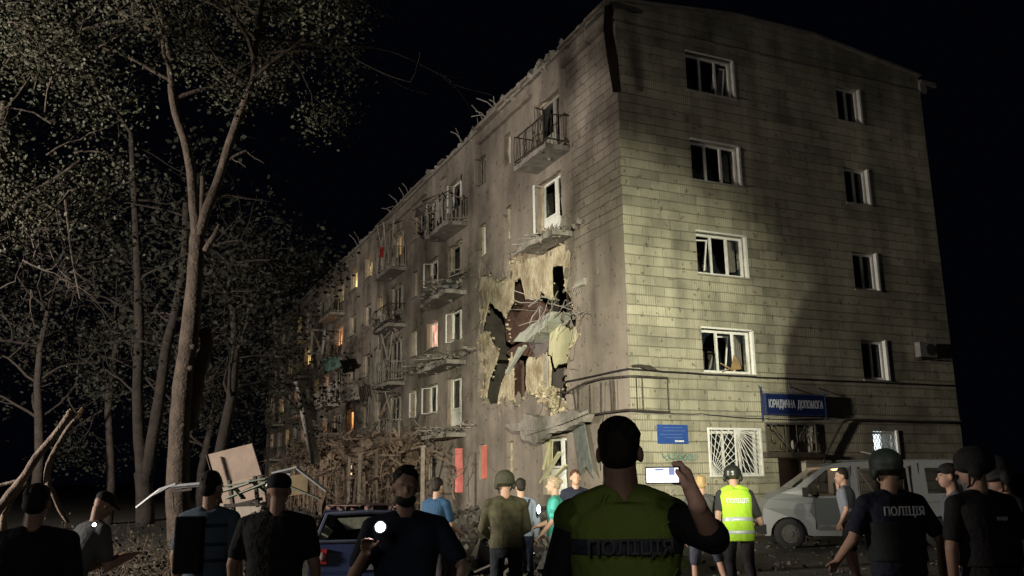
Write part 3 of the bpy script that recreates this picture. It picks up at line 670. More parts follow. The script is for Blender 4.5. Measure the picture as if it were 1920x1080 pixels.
# air conditioner
t = thing('air_conditioner', 'white outdoor air conditioner unit high on the dark right end of wall', 'air conditioner')
mb = MB(); mb.box((10.85, -.16, 5.42), (.7, .2, .46)); obj('casing', mb, mat('ac_casing', (.22, .215, .20), .7), t)
mb = MB(); mb.tube([(10.95, -.262, 5.42), (10.95, -.27, 5.42)], .19, 20); obj('fan_grille', mb, M_IRON, t)
mb = MB(); mb.bar((10.5, 0, 5.12), (10.5, -.3, 5.12), .04); mb.bar((11.2, 0, 5.12), (11.2, -.3, 5.12), .04); mb.box((10.85, -.16, 5.135), (.85, .26, .03)); obj('bracket', mb, M_IRON, t)
# hanging strip of flashing at the top corner
t = thing('roof_flashing', 'long dark strip of roof flashing hanging down at the top corner', 'flashing')
def strip(px, dd, m, nm, par):
    mb = MB(); mb.prism([gx(a, b, -.18) for a, b in px], 'y', -.2, -.19); return obj(nm, mb, m, par)
strip([(1133, 12), (1147, 8), (1149, 60), (1158, 110), (1164, 172), (1149, 174), (1138, 110), (1131, 55)], 0, mat('dark_tin', (.05, .035, .028), .6, metal=.3), 'tin_strip', t)
strip([(1141, 4), (1155, 3), (1206, 20), (1204, 26), (1152, 12), (1150, 30), (1143, 30)], 0, M_GIRON, 'tin_edge', t)
tag(strip([(1184, 684), (1200, 683), (1222, 686), (1232, 694), (1215, 694), (1200, 688), (1186, 688)], 0, M_IRON, 'torn_flashing', None), 'short torn strip of dark tin lying on the cable near the corner', 'flashing')
# socket box with torn wires beside the hole
mb = MB(); c = onx(1092, 531, 0); mb.box(c+Vector((-.05, 0, 0)), (.1, .5, .2)); 
for i in range(5): mb.tube([c+Vector((-.1, .2-i*.1, 0)), c+Vector((-.2, .3-i*.1, -.12)), c+Vector((-.1, .35-i*.1, -.3))], .01, 4)
tag(obj('junction_box', mb, M_DWHITE), 'small wall box with torn wires right of the blast hole', 'junction box')
# debris caught on the balconies
def heap(name, label, cat, c, ext, n, r, m, sheets=0, m2=None):
    t = thing(name, label, cat); mb = MB(); c = Vector(c)
    for i in range(n): mb.chunk(c+Vector((random.gauss(0, ext[0]/2.4), random.gauss(0, ext[1]/2.4), abs(random.gauss(0, ext[2]/2)))), random.uniform(r*.3, r))
    for i in range(int(n*.35)):
        a = c+Vector((random.gauss(0, ext[0]/2), random.gauss(0, ext[1]/2), random.uniform(0, ext[2]))); b = a+Vector((random.uniform(-.5, .5)*ext[1], random.uniform(-.5, .5)*ext[1], random.uniform(-.3, .5)*ext[2])); mb.bar(a, a.lerp(b, .6), random.uniform(.02, .05))
    obj('rubble', mb, m, t)['kind'] = 'stuff'
    if sheets:
        mb = MB()
        for i in range(sheets):
            a = c+Vector((random.uniform(-.3, .1), random.uniform(-.5, .5)*ext[1], random.uniform(.1, .9)*ext[2]))
            vs = [a+Vector((random.uniform(-.4, .4), random.uniform(-.6, .6), random.uniform(-.35, .35))) for _ in range(4)]
            mb.add(vs, [(0, 1, 2), (0, 2, 3)]); 
        o = obj('torn_sheet', mb, m2 or M_DWHITE, t, fix=False); s = o.modifiers.new('s', 'SOLIDIFY'); s.thickness = .015
    return t
M_TIN = mat('crumpled_tin', (.30, .31, .31), .3, .3, 3, .6, metal=.7)
heap('balcony_debris', 'crumpled silver sheets and rubble on the third floor broken balcony', 'debris', (-.5, 13.6, 9.05), (.7, 2.2, .6), 60, .12, M_CONC, 9, M_TIN)
heap('balcony_debris', 'dark tangle of torn metal on the top floor middle balcony', 'debris', (-.5, 14.6, 11.9), (.7, 2.0, 1.5), 40, .1, M_IRON, 5, M_IRON)
heap('balcony_debris', 'rubble lying along the broken ledge under the lit pink window', 'debris', (-.4, 14.5, 6.3), (.5, 4.2, .2), 70, .10, M_CONC, 0)
heap('balcony_debris', 'rubble lying on the lowest cracked balcony slab in the middle', 'debris', (-.4, 14.2, 3.45), (.5, 3.4, .2), 60, .10, M_CONC, 0)
heap('balcony_debris', 'broken masonry edge under the fourth floor window nearest the corner', 'debris', (-.4, 4.3, 8.95), (.4, 1.7, .2), 70, .10, M_CONC, 0)
heap('balcony_debris', 'fragments on the third floor slab of the far balcony column', 'debris', (-.5, 21.6, 9.1), (.5, 2.0, .5), 40, .10, M_CONC, 4)
heap('balcony_debris', 'heap of torn frames on the second floor balcony of the far column', 'debris', (-.6, 34, 6.2), (.5, 2.4, 1.2), 40, .18, M_DWHITE, 5)
heap('balcony_debris', 'hanging pale sheets below the third floor balcony of the far column', 'debris', (-.9, 34.5, 3.7), (.5, 2.0, 1.6), 30, .12, M_DWHITE, 6)
tt = thing('hanging_sheet', 'pale teal sheet of balcony cladding hanging loose', 'sheet'); mb = MB()
mb.prism([fy(a, b, -1.5) for a, b in ((602, 674), (632, 668), (640, 686), (612, 698))], 'x', -1.5, -1.47); obj('sheet', mb, mat('teal_sheet', (.14, .24, .21), .6, .15, 3, .2), tt)
tt = thing('loose_window_frame', 'white balcony window frame hanging askew on the far facade', 'frame'); mb = MB()
fr = [onx(a, b, -1.3) for a, b in ((585, 618), (609, 620), (604, 664), (583, 662))]
for i in range(4): mb.bar(fr[i], fr[(i+1) % 4], .12, .08)
mb.bar(fr[0], fr[2], .07); mb.bar(fr[3], onx(586, 690, -1.3), .1); obj('frame', mb, M_DWHITE, tt)
tt = thing('slat_bundle', 'bundle of pale slats torn loose below a second floor balcony', 'slats'); mb = MB()
for i in range(9): mb.bar(onx(636+i*4, 725-i*.6, -1), onx(643+i*3.6, 752-i*.5, -1.05), .14, .05)
obj('slat', mb, M_DWHITE, tt)
tt = thing('red_cloth', 'red cloth hanging on the top floor balcony of the far column', 'cloth'); mb = MB()
mb.prism([fy(a, b, -.9) for a, b in ((712, 462), (719, 464), (718, 484), (711, 480))], 'x', -.9, -.86); obj('cloth', mb, mat('red_fabric', (.35, .03, .02), .8), tt)

# ================================================================ trees
def grow(mb, tips, p, d, ln, r, lv, n=6, droop=.0, spread=.7, kmin=2, kmax=3, wob=.18, sub=4, tw=.012):
    pts = [Vector(p)]; q = Vector(p); dd = Vector(d).normalized(); rs = [r]
    for i in range(sub):
        dd = (dd+Vector((random.gauss(0, wob), random.gauss(0, wob), random.gauss(0, wob)-droop))).normalized(); q = q+dd*ln/sub; pts.append(q.copy()); rs.append(r*(1-.45*(i+1)/sub))
    mb.tube(pts, rs, n if r > .03 else 4, caps=False)
    if lv <= 0 or rs[-1] < tw*.5: tips.append((q, dd)); tips.append((pts[-2], dd)); return
    for i in range(random.randint(kmin, kmax)):
        e = (dd+Vector((random.gauss(0, spread), random.gauss(0, spread), random.gauss(0, spread)))).normalized()
        grow(mb, tips, pts[random.choice([-1, -1, -2, -3])], e, ln*random.uniform(.6, .85), rs[-1]*random.uniform(.6, .85), lv-1, n, droop, spread, kmin, kmax, wob, sub, tw)
def leaves(tips, n, sz, rad, seed=1, keep=None):
    mb = MB(); rnd = random.Random(seed)
    for p, d in tips:
        for i in range(n):
            c = p+Vector((rnd.gauss(0, rad), rnd.gauss(0, rad), rnd.gauss(0, rad*.8))); s = sz*rnd.uniform(.6, 1.3)
            a = Vector((rnd.gauss(0, 1), rnd.gauss(0, 1), rnd.gauss(0, .6))).normalized(); b = a.cross(Vector((rnd.gauss(0, 1), rnd.gauss(0, 1), rnd.gauss(0, 1)))).normalized()*.32
            mb.add([c, c+(a*.5+b)*s, c+a*s, c+(a*.5-b)*s], [(0, 1, 2, 3)])
    return mb
def tpath(px, t): return [dep(a, b, t) for a, b in px]
def smoothp(P, k=3):
    out = []
    for i in range(len(P)-1):
        p0 = P[max(0, i-1)]; p1 = P[i]; p2 = P[i+1]; p3 = P[min(len(P)-1, i+2)]
        for j in range(k):
            t = j/k; out.append(.5*((2*p1)+(p2-p0)*t+(2*p0-5*p1+4*p2-p3)*t*t+(3*p1-p0-3*p2+p3)*t**3))
    return out+[P[-1]]
def limb(mb, px, t, w0, w1, n=10, knots=0):
    P = smoothp(tpath(px, t)); k = len(P); f = t/FPX/2
    rs = [(w0+(w1-w0)*i/(k-1))*f*(1+random.uniform(-.05, .07)) for i in range(k)]
    mb.tube(P, rs, n); return P
def boughs(mb, tips, P, idx, ln, r, lv, up=.3, **kw):
    for i in idx:
        p = P[min(i, len(P)-1)]; a = random.uniform(0, 6.28)
        grow(mb, tips, p, (math.cos(a), math.sin(a)*.7, up+random.uniform(-.3, .5)), ln*random.uniform(.7, 1.2), r, lv, **kw)
random.seed(21)
# main tree
T = thing('tree', 'tall forked tree with pale bark right of the twin trunk', 'tree', group=None)
mb = MB(); t0 = 18.5
P0 = limb(mb, [(344, 1062), (338, 1000), (333, 930), (335, 850), (338, 780), (345, 700), (354, 640), (362, 560), (367, 490), (370, 440)], t0, 46, 26, 14)
PL = limb(mb, [(370, 450), (364, 390), (358, 320), (346, 262), (330, 215), (322, 170), (318, 110), (305, 40), (290, -40)], t0, 20, 9)
PR = limb(mb, [(371, 450), (385, 400), (405, 350), (424, 290), (445, 225), (463, 180), (476, 130), (480, 70), (492, 0), (500, -60)], t0, 20, 8)
limb(mb, [(373, 440), (378, 400), (380, 330)], t0, 11, 8); limb(mb, [(383, 470), (400, 445), (412, 420)], t0, 13, 6)
limb(mb, [(352, 800), (366, 740), (372, 700), (388, 650), (382, 615)], t0+.3, 30, 22); limb(mb, [(325, 1050), (322, 940), (330, 850)], t0+.4, 22, 10)
for q in ((362, 650), (358, 690), (343, 797)): mb.ell(dep(q[0], q[1], t0-.15), (.07, .06, .06), n=8, m=6)
obj('trunk', mb, M_BARK, T, True)
mb = MB(); tips = []
boughs(mb, tips, PL, [14, 17, 20, 22, 24], 1.7, .05, 3); boughs(mb, tips, PR, [16, 19, 21, 23, 25, 27], 1.7, .05, 3)
boughs(mb, tips, PL, [20, 21, 22, 23, 24], 2.3, .05, 3); boughs(mb, tips, PR, [21, 22, 23, 24, 25, 26], 2.4, .05, 3)
for px, d in (((470, 150), (1, -.1, .25)), ((476, 100), (1, .2, .3)), ((320, 150), (-.8, -.2, .4)), ((480, 60), (.6, 0, .7)), ((400, 365), (.5, .1, .1)), ((415, 320), (.35, 0, .5))): grow(mb, tips, dep(*px, t0), RT*d[0]+UP*d[2]+FW*d[1], 1.5 if px[1] < 200 else .7, .045, 3 if px[1] < 200 else 1)
obj('branches', mb, M_BARK, T, True)
tp = [q for q in tips if (q[0]-CAM).dot(UP)/(q[0]-CAM).dot(FW)*-FPX+540 < 250 and 60 < (q[0]-CAM).dot(RT)/(q[0]-CAM).dot(FW)*FPX+960 < 660]
obj('leaves', leaves(tp, 120, .085, .30, 2), M_LEAFD, T, fix=False)
# twin trunk behind
T = thing('tree', 'slender twin trunk tree left of the pale forked tree', 'tree'); mb = MB(); t1 = 25
limb(mb, [(272, 985), (272, 940), (268, 885)], t1, 34, 30); A1 = limb(mb, [(268, 890), (262, 830), (258, 740), (261, 640), (260, 560), (256, 450), (250, 340), (246, 250)], t1, 24, 9)
A2 = limb(mb, [(275, 890), (285, 830), (300, 740), (312, 650), (330, 580), (345, 480), (350, 380)], t1, 24, 12)
obj('trunk', mb, M_BARK2, T, True); mb = MB(); tips = []
boughs(mb, tips, A1, [6, 9, 11, 13, 15, 17, 18, 20, 21, 21], 1.8, .04, 3, droop=.03); boughs(mb, tips, A2, [6, 9, 11, 13, 15, 17], 1.6, .04, 2, droop=.03)
obj('branches', mb, M_BARK2, T, True); obj('leaves', leaves(tips[::3], 12, .11, .4, 4), M_LEAF, T, fix=False)
# left edge tree with bare drooping twigs
T = thing('tree', 'shattered tree at the left edge with bare tangled twigs', 'tree'); mb = MB(); t2 = 15
limb(mb, [(-60, 900), (-45, 700), (-30, 560), (-15, 430), (-4, 320), (4, 250), (10, 190)], t2, 40, 16); obj('trunk', mb, M_BARK, T, True)
mb = MB(); tips = []; limb(mb, [(-20, 430), (20, 395), (60, 360), (110, 330), (150, 300)], t2, 9, 4, 6); limb(mb, [(120, 350), (128, 420), (135, 480), (150, 560)], t2, 6, 3, 6)
for i in range(15):
    p = dep(random.uniform(-30, 110), random.uniform(380, 540), t2+random.uniform(-.8, .8))
    grow(mb, tips, p, (random.gauss(0, .6), random.gauss(0, .6), random.gauss(-.15, .6)), 1.0, .018, 4, n=4, droop=.12, spread=.8, wob=.38, kmin=2, kmax=3, tw=.004)
obj('branches', mb, M_TWIG, T, False, fix=False)
mb2 = MB(); t3 = []
for i in range(40):
    p = dep(random.uniform(-20, 150), random.uniform(0, 440), t2+random.uniform(-.8, .8)); grow(mb2, t3, p, (random.gauss(0, 1), random.gauss(0, 1), random.gauss(.1, .5)), .8, .02, 2, n=4)
obj('branches', mb2, M_BARK, T, False, fix=False); obj('leaves', leaves(t3, 55, .075, .28, 6), M_LEAFD, T, fix=False)
# dim trees behind
spec = [(60, 30, 11, 'broad dark tree far behind the left edge tree'), (200, 34, 12.5, 'tall dark tree behind the slender twin trunk'), (330, 29, 12, 'dark tree crown between the twin trunk and the forked tree'), (385, 36, 8.6, 'low dark tree left of the building front'), (530, 30, 11.2, 'thin dim tree reaching towards the facade')]
for i, (px, t, h, lab) in enumerate(spec):
    c = gr(px, t); T = thing('tree', lab, 'tree', group=None); mb = MB(); tips = []
    if i == 4: c = gr(415, 24)
    pts = [c+Vector((.2*math.sin(j+i), .2*math.cos(j*1.3), h*.7*j/6)) for j in range(7)]; mb.tube(pts, [.2-.02*j for j in range(7)], 8); obj('trunk', mb, M_BARK2, T, True)
    mb = MB()
    for j in range(3, 7):
        for q in range(3): a = random.uniform(0, 6.28); grow(mb, tips, pts[j], (math.cos(a), math.sin(a), .6), h*.17, .06, 3, n=4)
    if i == 4:
        for q in range(4): grow(mb, tips, pts[6], (1, -.3, .2), 1.3, .05, 2, n=4)
    obj('branches', mb, M_BARK2, T, True, fix=False); obj('leaves', leaves(tips, 18, .16, .42, 9+i), M_LEAF, T, fix=False)
# snapped trunk on the left
T = thing('broken_tree', 'snapped leaning trunk with splintered top at the lower left', 'tree'); mb = MB(); t4 = 9.5
limb(mb, [(-10, 965), (20, 925), (45, 895), (70, 855), (100, 820), (122, 790), (134, 772)], t4, 18, 12); limb(mb, [(88, 905), (92, 870), (112, 830), (130, 800), (146, 782)], t4+.1, 13, 7)
limb(mb, [(88, 905), (100, 925), (112, 955), (128, 980)], t4, 10, 7); limb(mb, [(-10, 912), (20, 905), (44, 898)], t4, 7, 6); limb(mb, [(5, 1000), (10, 960), (30, 925), (52, 905)], t4+.1, 15, 7); limb(mb, [(25, 1085), (18, 1060), (28, 1030)], t4, 8, 5); limb(mb, [(-5, 1000), (-8, 1050), (0, 1090)], t4, 20, 24)
obj('trunk', mb, mat('torn_bark_lit', (.16, .12, .095), .9, .4, 4, 1., sc2=16, bd=.03), T, True); mb = MB()  # lighter bark copy, light on the snapped trunk put into its colour
for a in ((134, 774, 130, 768), (140, 785, 155, 764), (122, 788, 120, 778), (146, 784, 157, 766), (128, 775, 134, 766)): mb.tube([dep(a[0], a[1], t4), dep(a[2], a[3], t4)], [.03, .008], 5)
obj('splinters', mb, mat('fresh_wood', (.36, .26, .17), .85), T)
# undergrowth and fallen branches
random.seed(5)
mb = MB(); tips = []
for i in range(420):
    p = gr(random.uniform(60, 430), random.uniform(9, 20)); grow(mb, tips, p+Vector((0, 0, .02)), (random.gauss(0, .8), random.gauss(0, .8), .5), .55, .012, 2, n=4, wob=.4, droop=.1)
lv = leaves(tips[::3], 7, .07, .18, 31); k = len(mb.v); mb.add(lv.v, lv.f, 1)
tag(obj('undergrowth', mb, [mat('dry_brush', (.085, .062, .045), .9), mat('dry_leaf', (.05, .045, .028), .8)], fix=False), 'tangle of dry brush and fallen twigs under the trees', 'undergrowth', kind='stuff')
# brush heaped along the foot of the facade
mb = MB(); tips = []
for i in range(230):
    y = random.uniform(11, 40); x = -random.uniform(.3, 3); grow(mb, tips, Vector((x, y, random.uniform(.2, 3.6))), (random.gauss(0, .6), random.gauss(0, 1), random.gauss(.1, .5)), 1.1, .04, 2, n=4, wob=.35, spread=.8, tw=.004)
for i in range(170):
    y = random.uniform(13, 36); z = 2.6+random.gauss(.4, .5); a = Vector((-random.uniform(.6, 2.6), y, z)); mb.bar(a, a+Vector((random.gauss(0, .4), random.gauss(0, .9), random.gauss(0, .35))), random.uniform(.05, .12))
for i in range(90):
    mb.chunk((-random.uniform(.5, 2.5), random.uniform(15, 30), 2.9+random.gauss(0, .4)), random.uniform(.1, .35))
tag(obj('storm_of_branches', mb, M_WOOD, fix=False), 'mass of broken branches and boards against the ground floor', 'broken branches', kind='stuff')
bpy.data.objects['storm_of_branches'].name = 'broken_branches'
G = 'boards standing against the ground floor'
for i in range(64):
    y = random.uniform(14, 42); x = -random.uniform(1.2, 3.2); h = random.uniform(1.2, 2.6); mb = MB(); c = Vector((x, y, 0)); ln = Vector((random.gauss(0, .15), random.gauss(0, .35), h))
    mb.bar(c, c+ln, random.uniform(.06, .16), .03)
    tag(obj('fence_board', mb, M_WOOD), 'dark narrow board standing upright before the ground floor', 'board', G)
for i, px in enumerate((653, 673, 704, 792)):
    y = fy(px, 930, -2.6)[0]; mb = MB(); mb.box((-2.6, y, 1.35), (.11, .11, 2.7)); mb.box((-2.6, y, 2.72), (.16, .16, .05))
    tag(obj('wooden_post', mb, mat('pale_post', (.30, .26, .21), .8)), ['pale upright post furthest left in front of the ground floor', 'second pale post from the left in front of the ground floor', 'third pale post from the left, right of the paired posts', 'pale post nearest the pink ground floor window'][i], 'post')
# leaning pole
mb = MB(); mb.bar(dep(560, 714, 27), dep(592, 868, 27), .26, .2); tag(obj('leaning_pole', mb, mat('pole_grey', (.20, .19, .17), .8)), 'long grey concrete pole leaning in front of the far facade', 'pole')
# wrecked kiosk
K = thing('collapsed_kiosk', 'collapsed kiosk of pale boards and bent steel roof frame', 'kiosk')
tk = 13.5
def kp(name, px, t, th, m):
    mb = MB(); P = [dep(a, b, t) for a, b in px]; n = len(P); Q = [p+FW*th for p in P]; mb.add(P+Q, [tuple(range(n)), tuple(range(n, 2*n))[::-1]]+[(i, (i+1) % n, (i+1) % n+n, i+n) for i in range(n)]); return obj(name, mb, m, K)
M_BOARD = mat('pale_board', (.36, .28, .23), .85, .12, 3, .3)
kp('roof_board', [(389, 853), (472, 832), (490, 890), (404, 912)], tk, .05, M_BOARD)
kp('wall_board', [(408, 905), (492, 893), (498, 940), (420, 950)], tk+.35, .05, M_BOARD)
kp('wall_board', [(412, 945), (492, 940), (486, 965), (425, 1008), (410, 990)], tk+.15, .05, mat('light_board', (.36, .32, .27), .8, .15, 3, .3))
kp('wall_board', [(540, 893), (578, 888), (576, 925), (543, 930)], tk+2.5, .05, mat('yellow_board', (.16, .125, .07), .8, .25, 4, .3))
mb = MB()
for a in ((430, 900, 444, 1000), (478, 893, 484, 950), (420, 948, 500, 945), (412, 955, 492, 935), (500, 1000, 600, 990)): mb.bar(dep(a[0], a[1], tk-.1), dep(a[2], a[3], tk-.05), .05)
mb.bar(dep(438, 985, tk-.2), dep(480, 962, tk-.2), .06); mb.bar(dep(405, 913, tk-.1), dep(388, 853, tk-.1), .03)
obj('dark_frame', mb, M_IRON, K)
mb = MB()
for a in ((408, 925, 470, 905), (404, 915, 500, 897), (425, 935, 500, 905), (450, 925, 520, 893), (470, 900, 500, 925), (440, 915, 456, 935), (500, 895, 600, 935)): mb.bar(dep(a[0], a[1], tk-.3), dep(a[2], a[3], tk-.5), .09, .02)
obj('roof_rib', mb, mat('green_rib', (.08, .10, .075), .6, metal=.2), K)
mb = MB(); st = mat('bright_steel', (.24, .25, .26), .45, .15, 4, .1, metal=0)
for P in ([(256, 952), (284, 930), (318, 912), (376, 907)], [(284, 930), (300, 918), (330, 908)], [(510, 888), (556, 877), (612, 920)], [(500, 912), (512, 893), (545, 890)]): mb.tube(tpath(P, tk-1), .025, 6)
obj('bent_tube', mb, st, K)
kp('tin_sheet', [(318, 912), (377, 906), (376, 912), (330, 916)], tk-1, .02, st)
mb = MB(); mb.bar(dep(322, 922, tk-1.1), dep(360, 917, tk-1.1), .03); mb.bar(dep(323, 922, tk-1.1), dep(325, 955, tk-1.1), .02); obj('bracket', mb, M_IRON, K)
# rubble on the ground
random.seed(9); mb = MB()
for i in range(2600):
    a = random.random()
    if a < .55: p = Vector((-abs(random.gauss(0, 2.6))-.1, random.uniform(0, 34), 0))
    elif a < .8: p = Vector((random.uniform(-9, 8), random.uniform(-13, -.5), 0))
    else: p = Vector((-abs(random.gauss(0, 1.2))-.1, random.uniform(1, 11), abs(random.gauss(0, .3))))
    mb.chunk(p+Vector((0, 0, .02)), random.uniform(.02, .06) if a > .55 and a < .8 else random.uniform(.03, .2))
tag(obj('rubble', mb, M_GRIT), 'scattered masonry rubble on the ground by the building', 'rubble', kind='stuff')
mb = MB()
for i in range(260):
    p = Vector((random.uniform(-10, 5), random.uniform(-14, -2), .03)); s = random.uniform(.012, .035); q = Matrix.Rotation(random.uniform(0, 6), 3, 'Z')@Matrix.Rotation(random.gauss(0, .4), 3, 'X'); mb.box(p, (s*2, s, .006), q)
tag(obj('glass_litter', mb, M_DWHITE), 'pale splinters of glass and paper strewn over the asphalt', 'litter', kind='stuff')
heap('rubble_heap', 'heap of broken masonry and glinting scrap behind the camouflaged soldier', 'rubble', gr(985, 13.2), (1.0, 1.0, .45), 110, .13, M_GRIT, 6, M_TIN)
heap('rubble_heap', 'heap of grey slabs between the car and the soldier', 'rubble', gr(880, 14.5), (1.3, 1.2, .5), 120, .14, M_GRIT, 5, M_DWHITE)

# ================================================================ van
V = thing('van', 'light grey van with front door darkened as in shadow and sliding door window, parked at end wall', 'van')
YV, WV = -3.72, 1.86
prof = [(1.20, .28), (1.16, .5), (1.20, .90), (1.32, 1.08), (1.60, 1.22), (1.90, 1.34), (2.55, 1.79), (2.95, 1.88), (3.6, 1.90), (4.6, 1.91), (5.7, 1.90), (5.98, 1.84), (6.09, 1.2), (6.12, .5), (6.08, .28)]
M_VAN = mat('van_paint', (.20, .212, .212), .35, .06, 2, 0, spec=.5); M_VD = mat('van_door_shadowed', (.085, .095, .098), .45, .08, 2, 0)  # front door colour carries the shadow falling across the van
def arch(cx, r=.40): return [(cx+r*math.cos(a), .30+r*math.sin(a)) for a in [math.pi*i/10 for i in range(11)]]
def sec(x, z):     # inset of the body side towards roof and nose
    i = max(0, (z-1.05))*.16; i += max(0, 1.75-x)*.35; return i
loop = prof+[(5.4, .28)]+[p for p in arch(4.95)]+[(4.5, .28)]+[(2.2, .28)]+arch(1.72)+[(1.3, .28)]
loop = [p for i, p in enumerate(loop) if i == 0 or math.hypot(p[0]-loop[i-1][0], p[1]-loop[i-1][1]) > .02]
winF = [(2.06, 1.28), (2.62, 1.72), (2.9, 1.76), (3.0, 1.74), (3.0, 1.16), (2.3, 1.14)]
winM = [(3.3, 1.16), (3.3, 1.74), (4.35, 1.75), (4.35, 1.16)]; winR = [(4.75, 1.18), (4.75, 1.74), (5.72, 1.72), (5.78, 1.2)]
tri = tessellate_polygon([[Vector((p[0], p[1], 0)) for p in l] for l in (loop, winF, winM, winR)])
flat = loop+winF+winM+winR; n = len(flat); mb = MB()
Ls = [Vector((x, YV+sec(x, z), z)) for x, z in flat]; Rs = [Vector((x, YV+WV-sec(x, z), z)) for x, z in flat]
mb.add(Ls, [tuple(t) for t in tri]); mb.add(Rs, [tuple(t)[::-1] for t in tri])
nl = len(loop); vs = Ls[:nl]+Rs[:nl]
fs = []
for i in range(nl):
    j = (i+1) % nl
    if 4 < i < 6: continue     # windscreen opening
    fs.append((i, j, j+nl, i+nl))
mb.add(vs, fs)
bo = obj('body', mb, M_VAN, V)
mb = MB(); a, b = prof[5], prof[6]
mb.add([Vector((a[0], YV+sec(*a)+.06, a[1]+.02)), Vector((b[0], YV+sec(*b)+.08, b[1])), Vector((b[0], YV+WV-sec(*b)-.08, b[1])), Vector((a[0], YV+WV-sec(*a)-.06, a[1]+.02))], [(0, 1, 2, 3)])
obj('windscreen', mb, glass('van_glass', (.02, .022, .025), .35), V)
for nm, w_ in (('side_window', winF), ('side_window', winR)):
    for s_ in (0, 1):
        mb = MB(); mb.add([Vector((x, (YV+sec(x, z)+.012) if not s_ else (YV+WV-sec(x, z)-.012), z)) for x, z in w_], [tuple(range(len(w_)))]); obj(nm, mb, glass('van_glass'), V)
mb = MB()   # front door skin
dpoly = [(2.28, 1.10), (3.06, 1.10), (3.08, .40), (2.34, .40), (2.30, .6), (2.18, .82)]
mb.add([Vector((x, YV+sec(x, z)-.012, z)) for x, z in dpoly]+[Vector((x, YV+sec(x, z)+.02, z)) for x, z in dpoly], [tuple(range(6)), tuple(range(6, 12))[::-1]]+[(i, (i+1) % 6, (i+1) % 6+6, i+6) for i in range(6)])
pil = [(3.0, 1.1), (3.1, 1.1), (3.12, 1.76), (2.98, 1.78)]; k = [Vector((x, YV+sec(x, z)-.01, z)) for x, z in pil]; mb.add(k, [(0, 1, 2, 3)])
dr = obj('door', mb, M_VD, V); mb = MB(); mb.bar((2.78, YV-.03, 1.03), (2.98, YV-.03, 1.03), .035); obj('handle', mb, M_RUBBER, dr)
mb = MB(); mb.add([Vector((x, YV+sec(x, z)-.01, z)) for x, z in ((3.16, 1.1), (4.42, 1.1), (4.42, .4), (3.16, .4))], [(0, 1, 2, 3)]); obj('sliding_door', mb, M_VAN, V)
mb = MB()   # window posts, mouldings
for x in (3.28, 3.85, 4.37): mb.bar((x, YV-.0+.0, 1.14), (x+.01, YV+.1, 1.78), .04)
mb.bar((3.3, YV+.0, 1.72), (3.62, YV+.02, 1.18), .02); mb.box((3.4, YV-.006, .5), (2.1, .02, .05)); mb.box((4.3, YV+.2, 1.92), (2.8, .03, .03)); obj('trim', mb, mat('van_trim', (.12, .12, .12), .6), V)
for x in (1.72, 4.95):
    for s_ in (0, 1):
        y = YV+.12 if not s_ else YV+WV-.12; mb = MB(); P = []
        for q in ((-.1, .20), (-.11, .30), (-.08, .335), (.08, .335), (.11, .30), (.1, .20)): P.append(q)
        n_ = 28; vs = [(x+r*math.cos(2*math.pi*i/n_), y+d_, .33+r*math.sin(2*math.pi*i/n_)) for d_, r in P for i in range(n_)]
        mb.add(vs, [(j*n_+i, j*n_+(i+1) % n_, (j+1)*n_+(i+1) % n_, (j+1)*n_+i) for j in range(5) for i in range(n_)]); wo = obj('wheel', mb, M_RUBBER, V, True)
        mb = MB(); mb.tube([(x, y-.085, .33), (x, y+.085, .33)], .205, 24); mb.tube([(x, y-.11, .33), (x, y+.1, .33)], .07, 14)
        for i in range(10): a = i*.628; mb.box((x+.15*math.cos(a), y-.09, .33+.15*math.sin(a)), (.03, .02, .03))
        obj('rim', mb, mat('dull_rim', (.07, .07, .065), .6), wo)
mb = MB(); mb.box((1.2, YV+WV/2, .42), (.16, 1.5, .22)); mb.box((3.4, YV+WV/2, .3), (2.4, 1.5, .12)); mb.box((6.12, YV+WV/2, .42), (.12, 1.7, .18)); obj('bumper', mb, M_RUBBER, V)
for s_ in (0, 1): mb = MB(); mb.ell((1.36, YV+.36 if not s_ else YV+WV-.16, .88), (.12, .16, .12)); obj('headlight', mb, mat('lamp_lens', (.35, .36, .38), .2, spec=.7), V)
for s_ in (0, 1): mb = MB(); mb.box((2.1, YV-.08 if not s_ else YV+WV+.08, 1.24), (.1, .16, .2)); mb.bar((2.14, YV+.02 if not s_ else YV+WV-.02, 1.2), (2.1, YV-.08 if not s_ else YV+WV+.08, 1.2), .03); obj('wing_mirror', mb, M_RUBBER, V)
mb = MB()
for x in (2.9, 3.8): 
    for y in (.45, 1.35): mb.box((x, YV+y, .78), (.5, .5, .14)); mb.box((x+.24, YV+y, 1.1), (.14, .48, .66)); mb.ell((x+.26, YV+y, 1.5), (.06, .13, .1))
obj('seat', mb, M_BLACK, V)
mb = MB(); mb.tube([Vector((2.48+.05*math.cos(a), YV+.45+.19*math.cos(a), 1.18+.17*math.sin(a))) for a in [i*.2618*1.0 for i in range(25)]], .016, 6); obj('steering_wheel', mb, M_DWHITE, V)
mb = MB(); mb.box((2.2, YV+WV/2, 1.08), (.5, 1.5, .2)); obj('dashboard', mb, M_BLACK, V)
mb = MB()
for x, z0_, z1_ in ((2.29, .42, 1.1), (3.09, .42, 1.1), (3.14, .42, 1.8), (4.44, .42, 1.8), (4.6, .42, 1.85)): mb.bar((x, YV+sec(x, z0_)-.014, z0_), (x+.01, YV+sec(x, z1_)-.014, z1_), .012, .006)
mb.bar((2.0, YV-.014, .98), (2.28, YV-.014, .99), .012, .006); mb.bar((4.6, YV-.012, 1.0), (6.0, YV-.012, 1.0), .01, .006)
obj('panel_gap', mb, M_RUBBER, V)
mb = MB(); mb.ell((3.0, YV+.95, 1.74), (.09, .06, .03)); obj('cabin_light', mb, emit('cabin_glow', (1, .66, .32), 5), V)
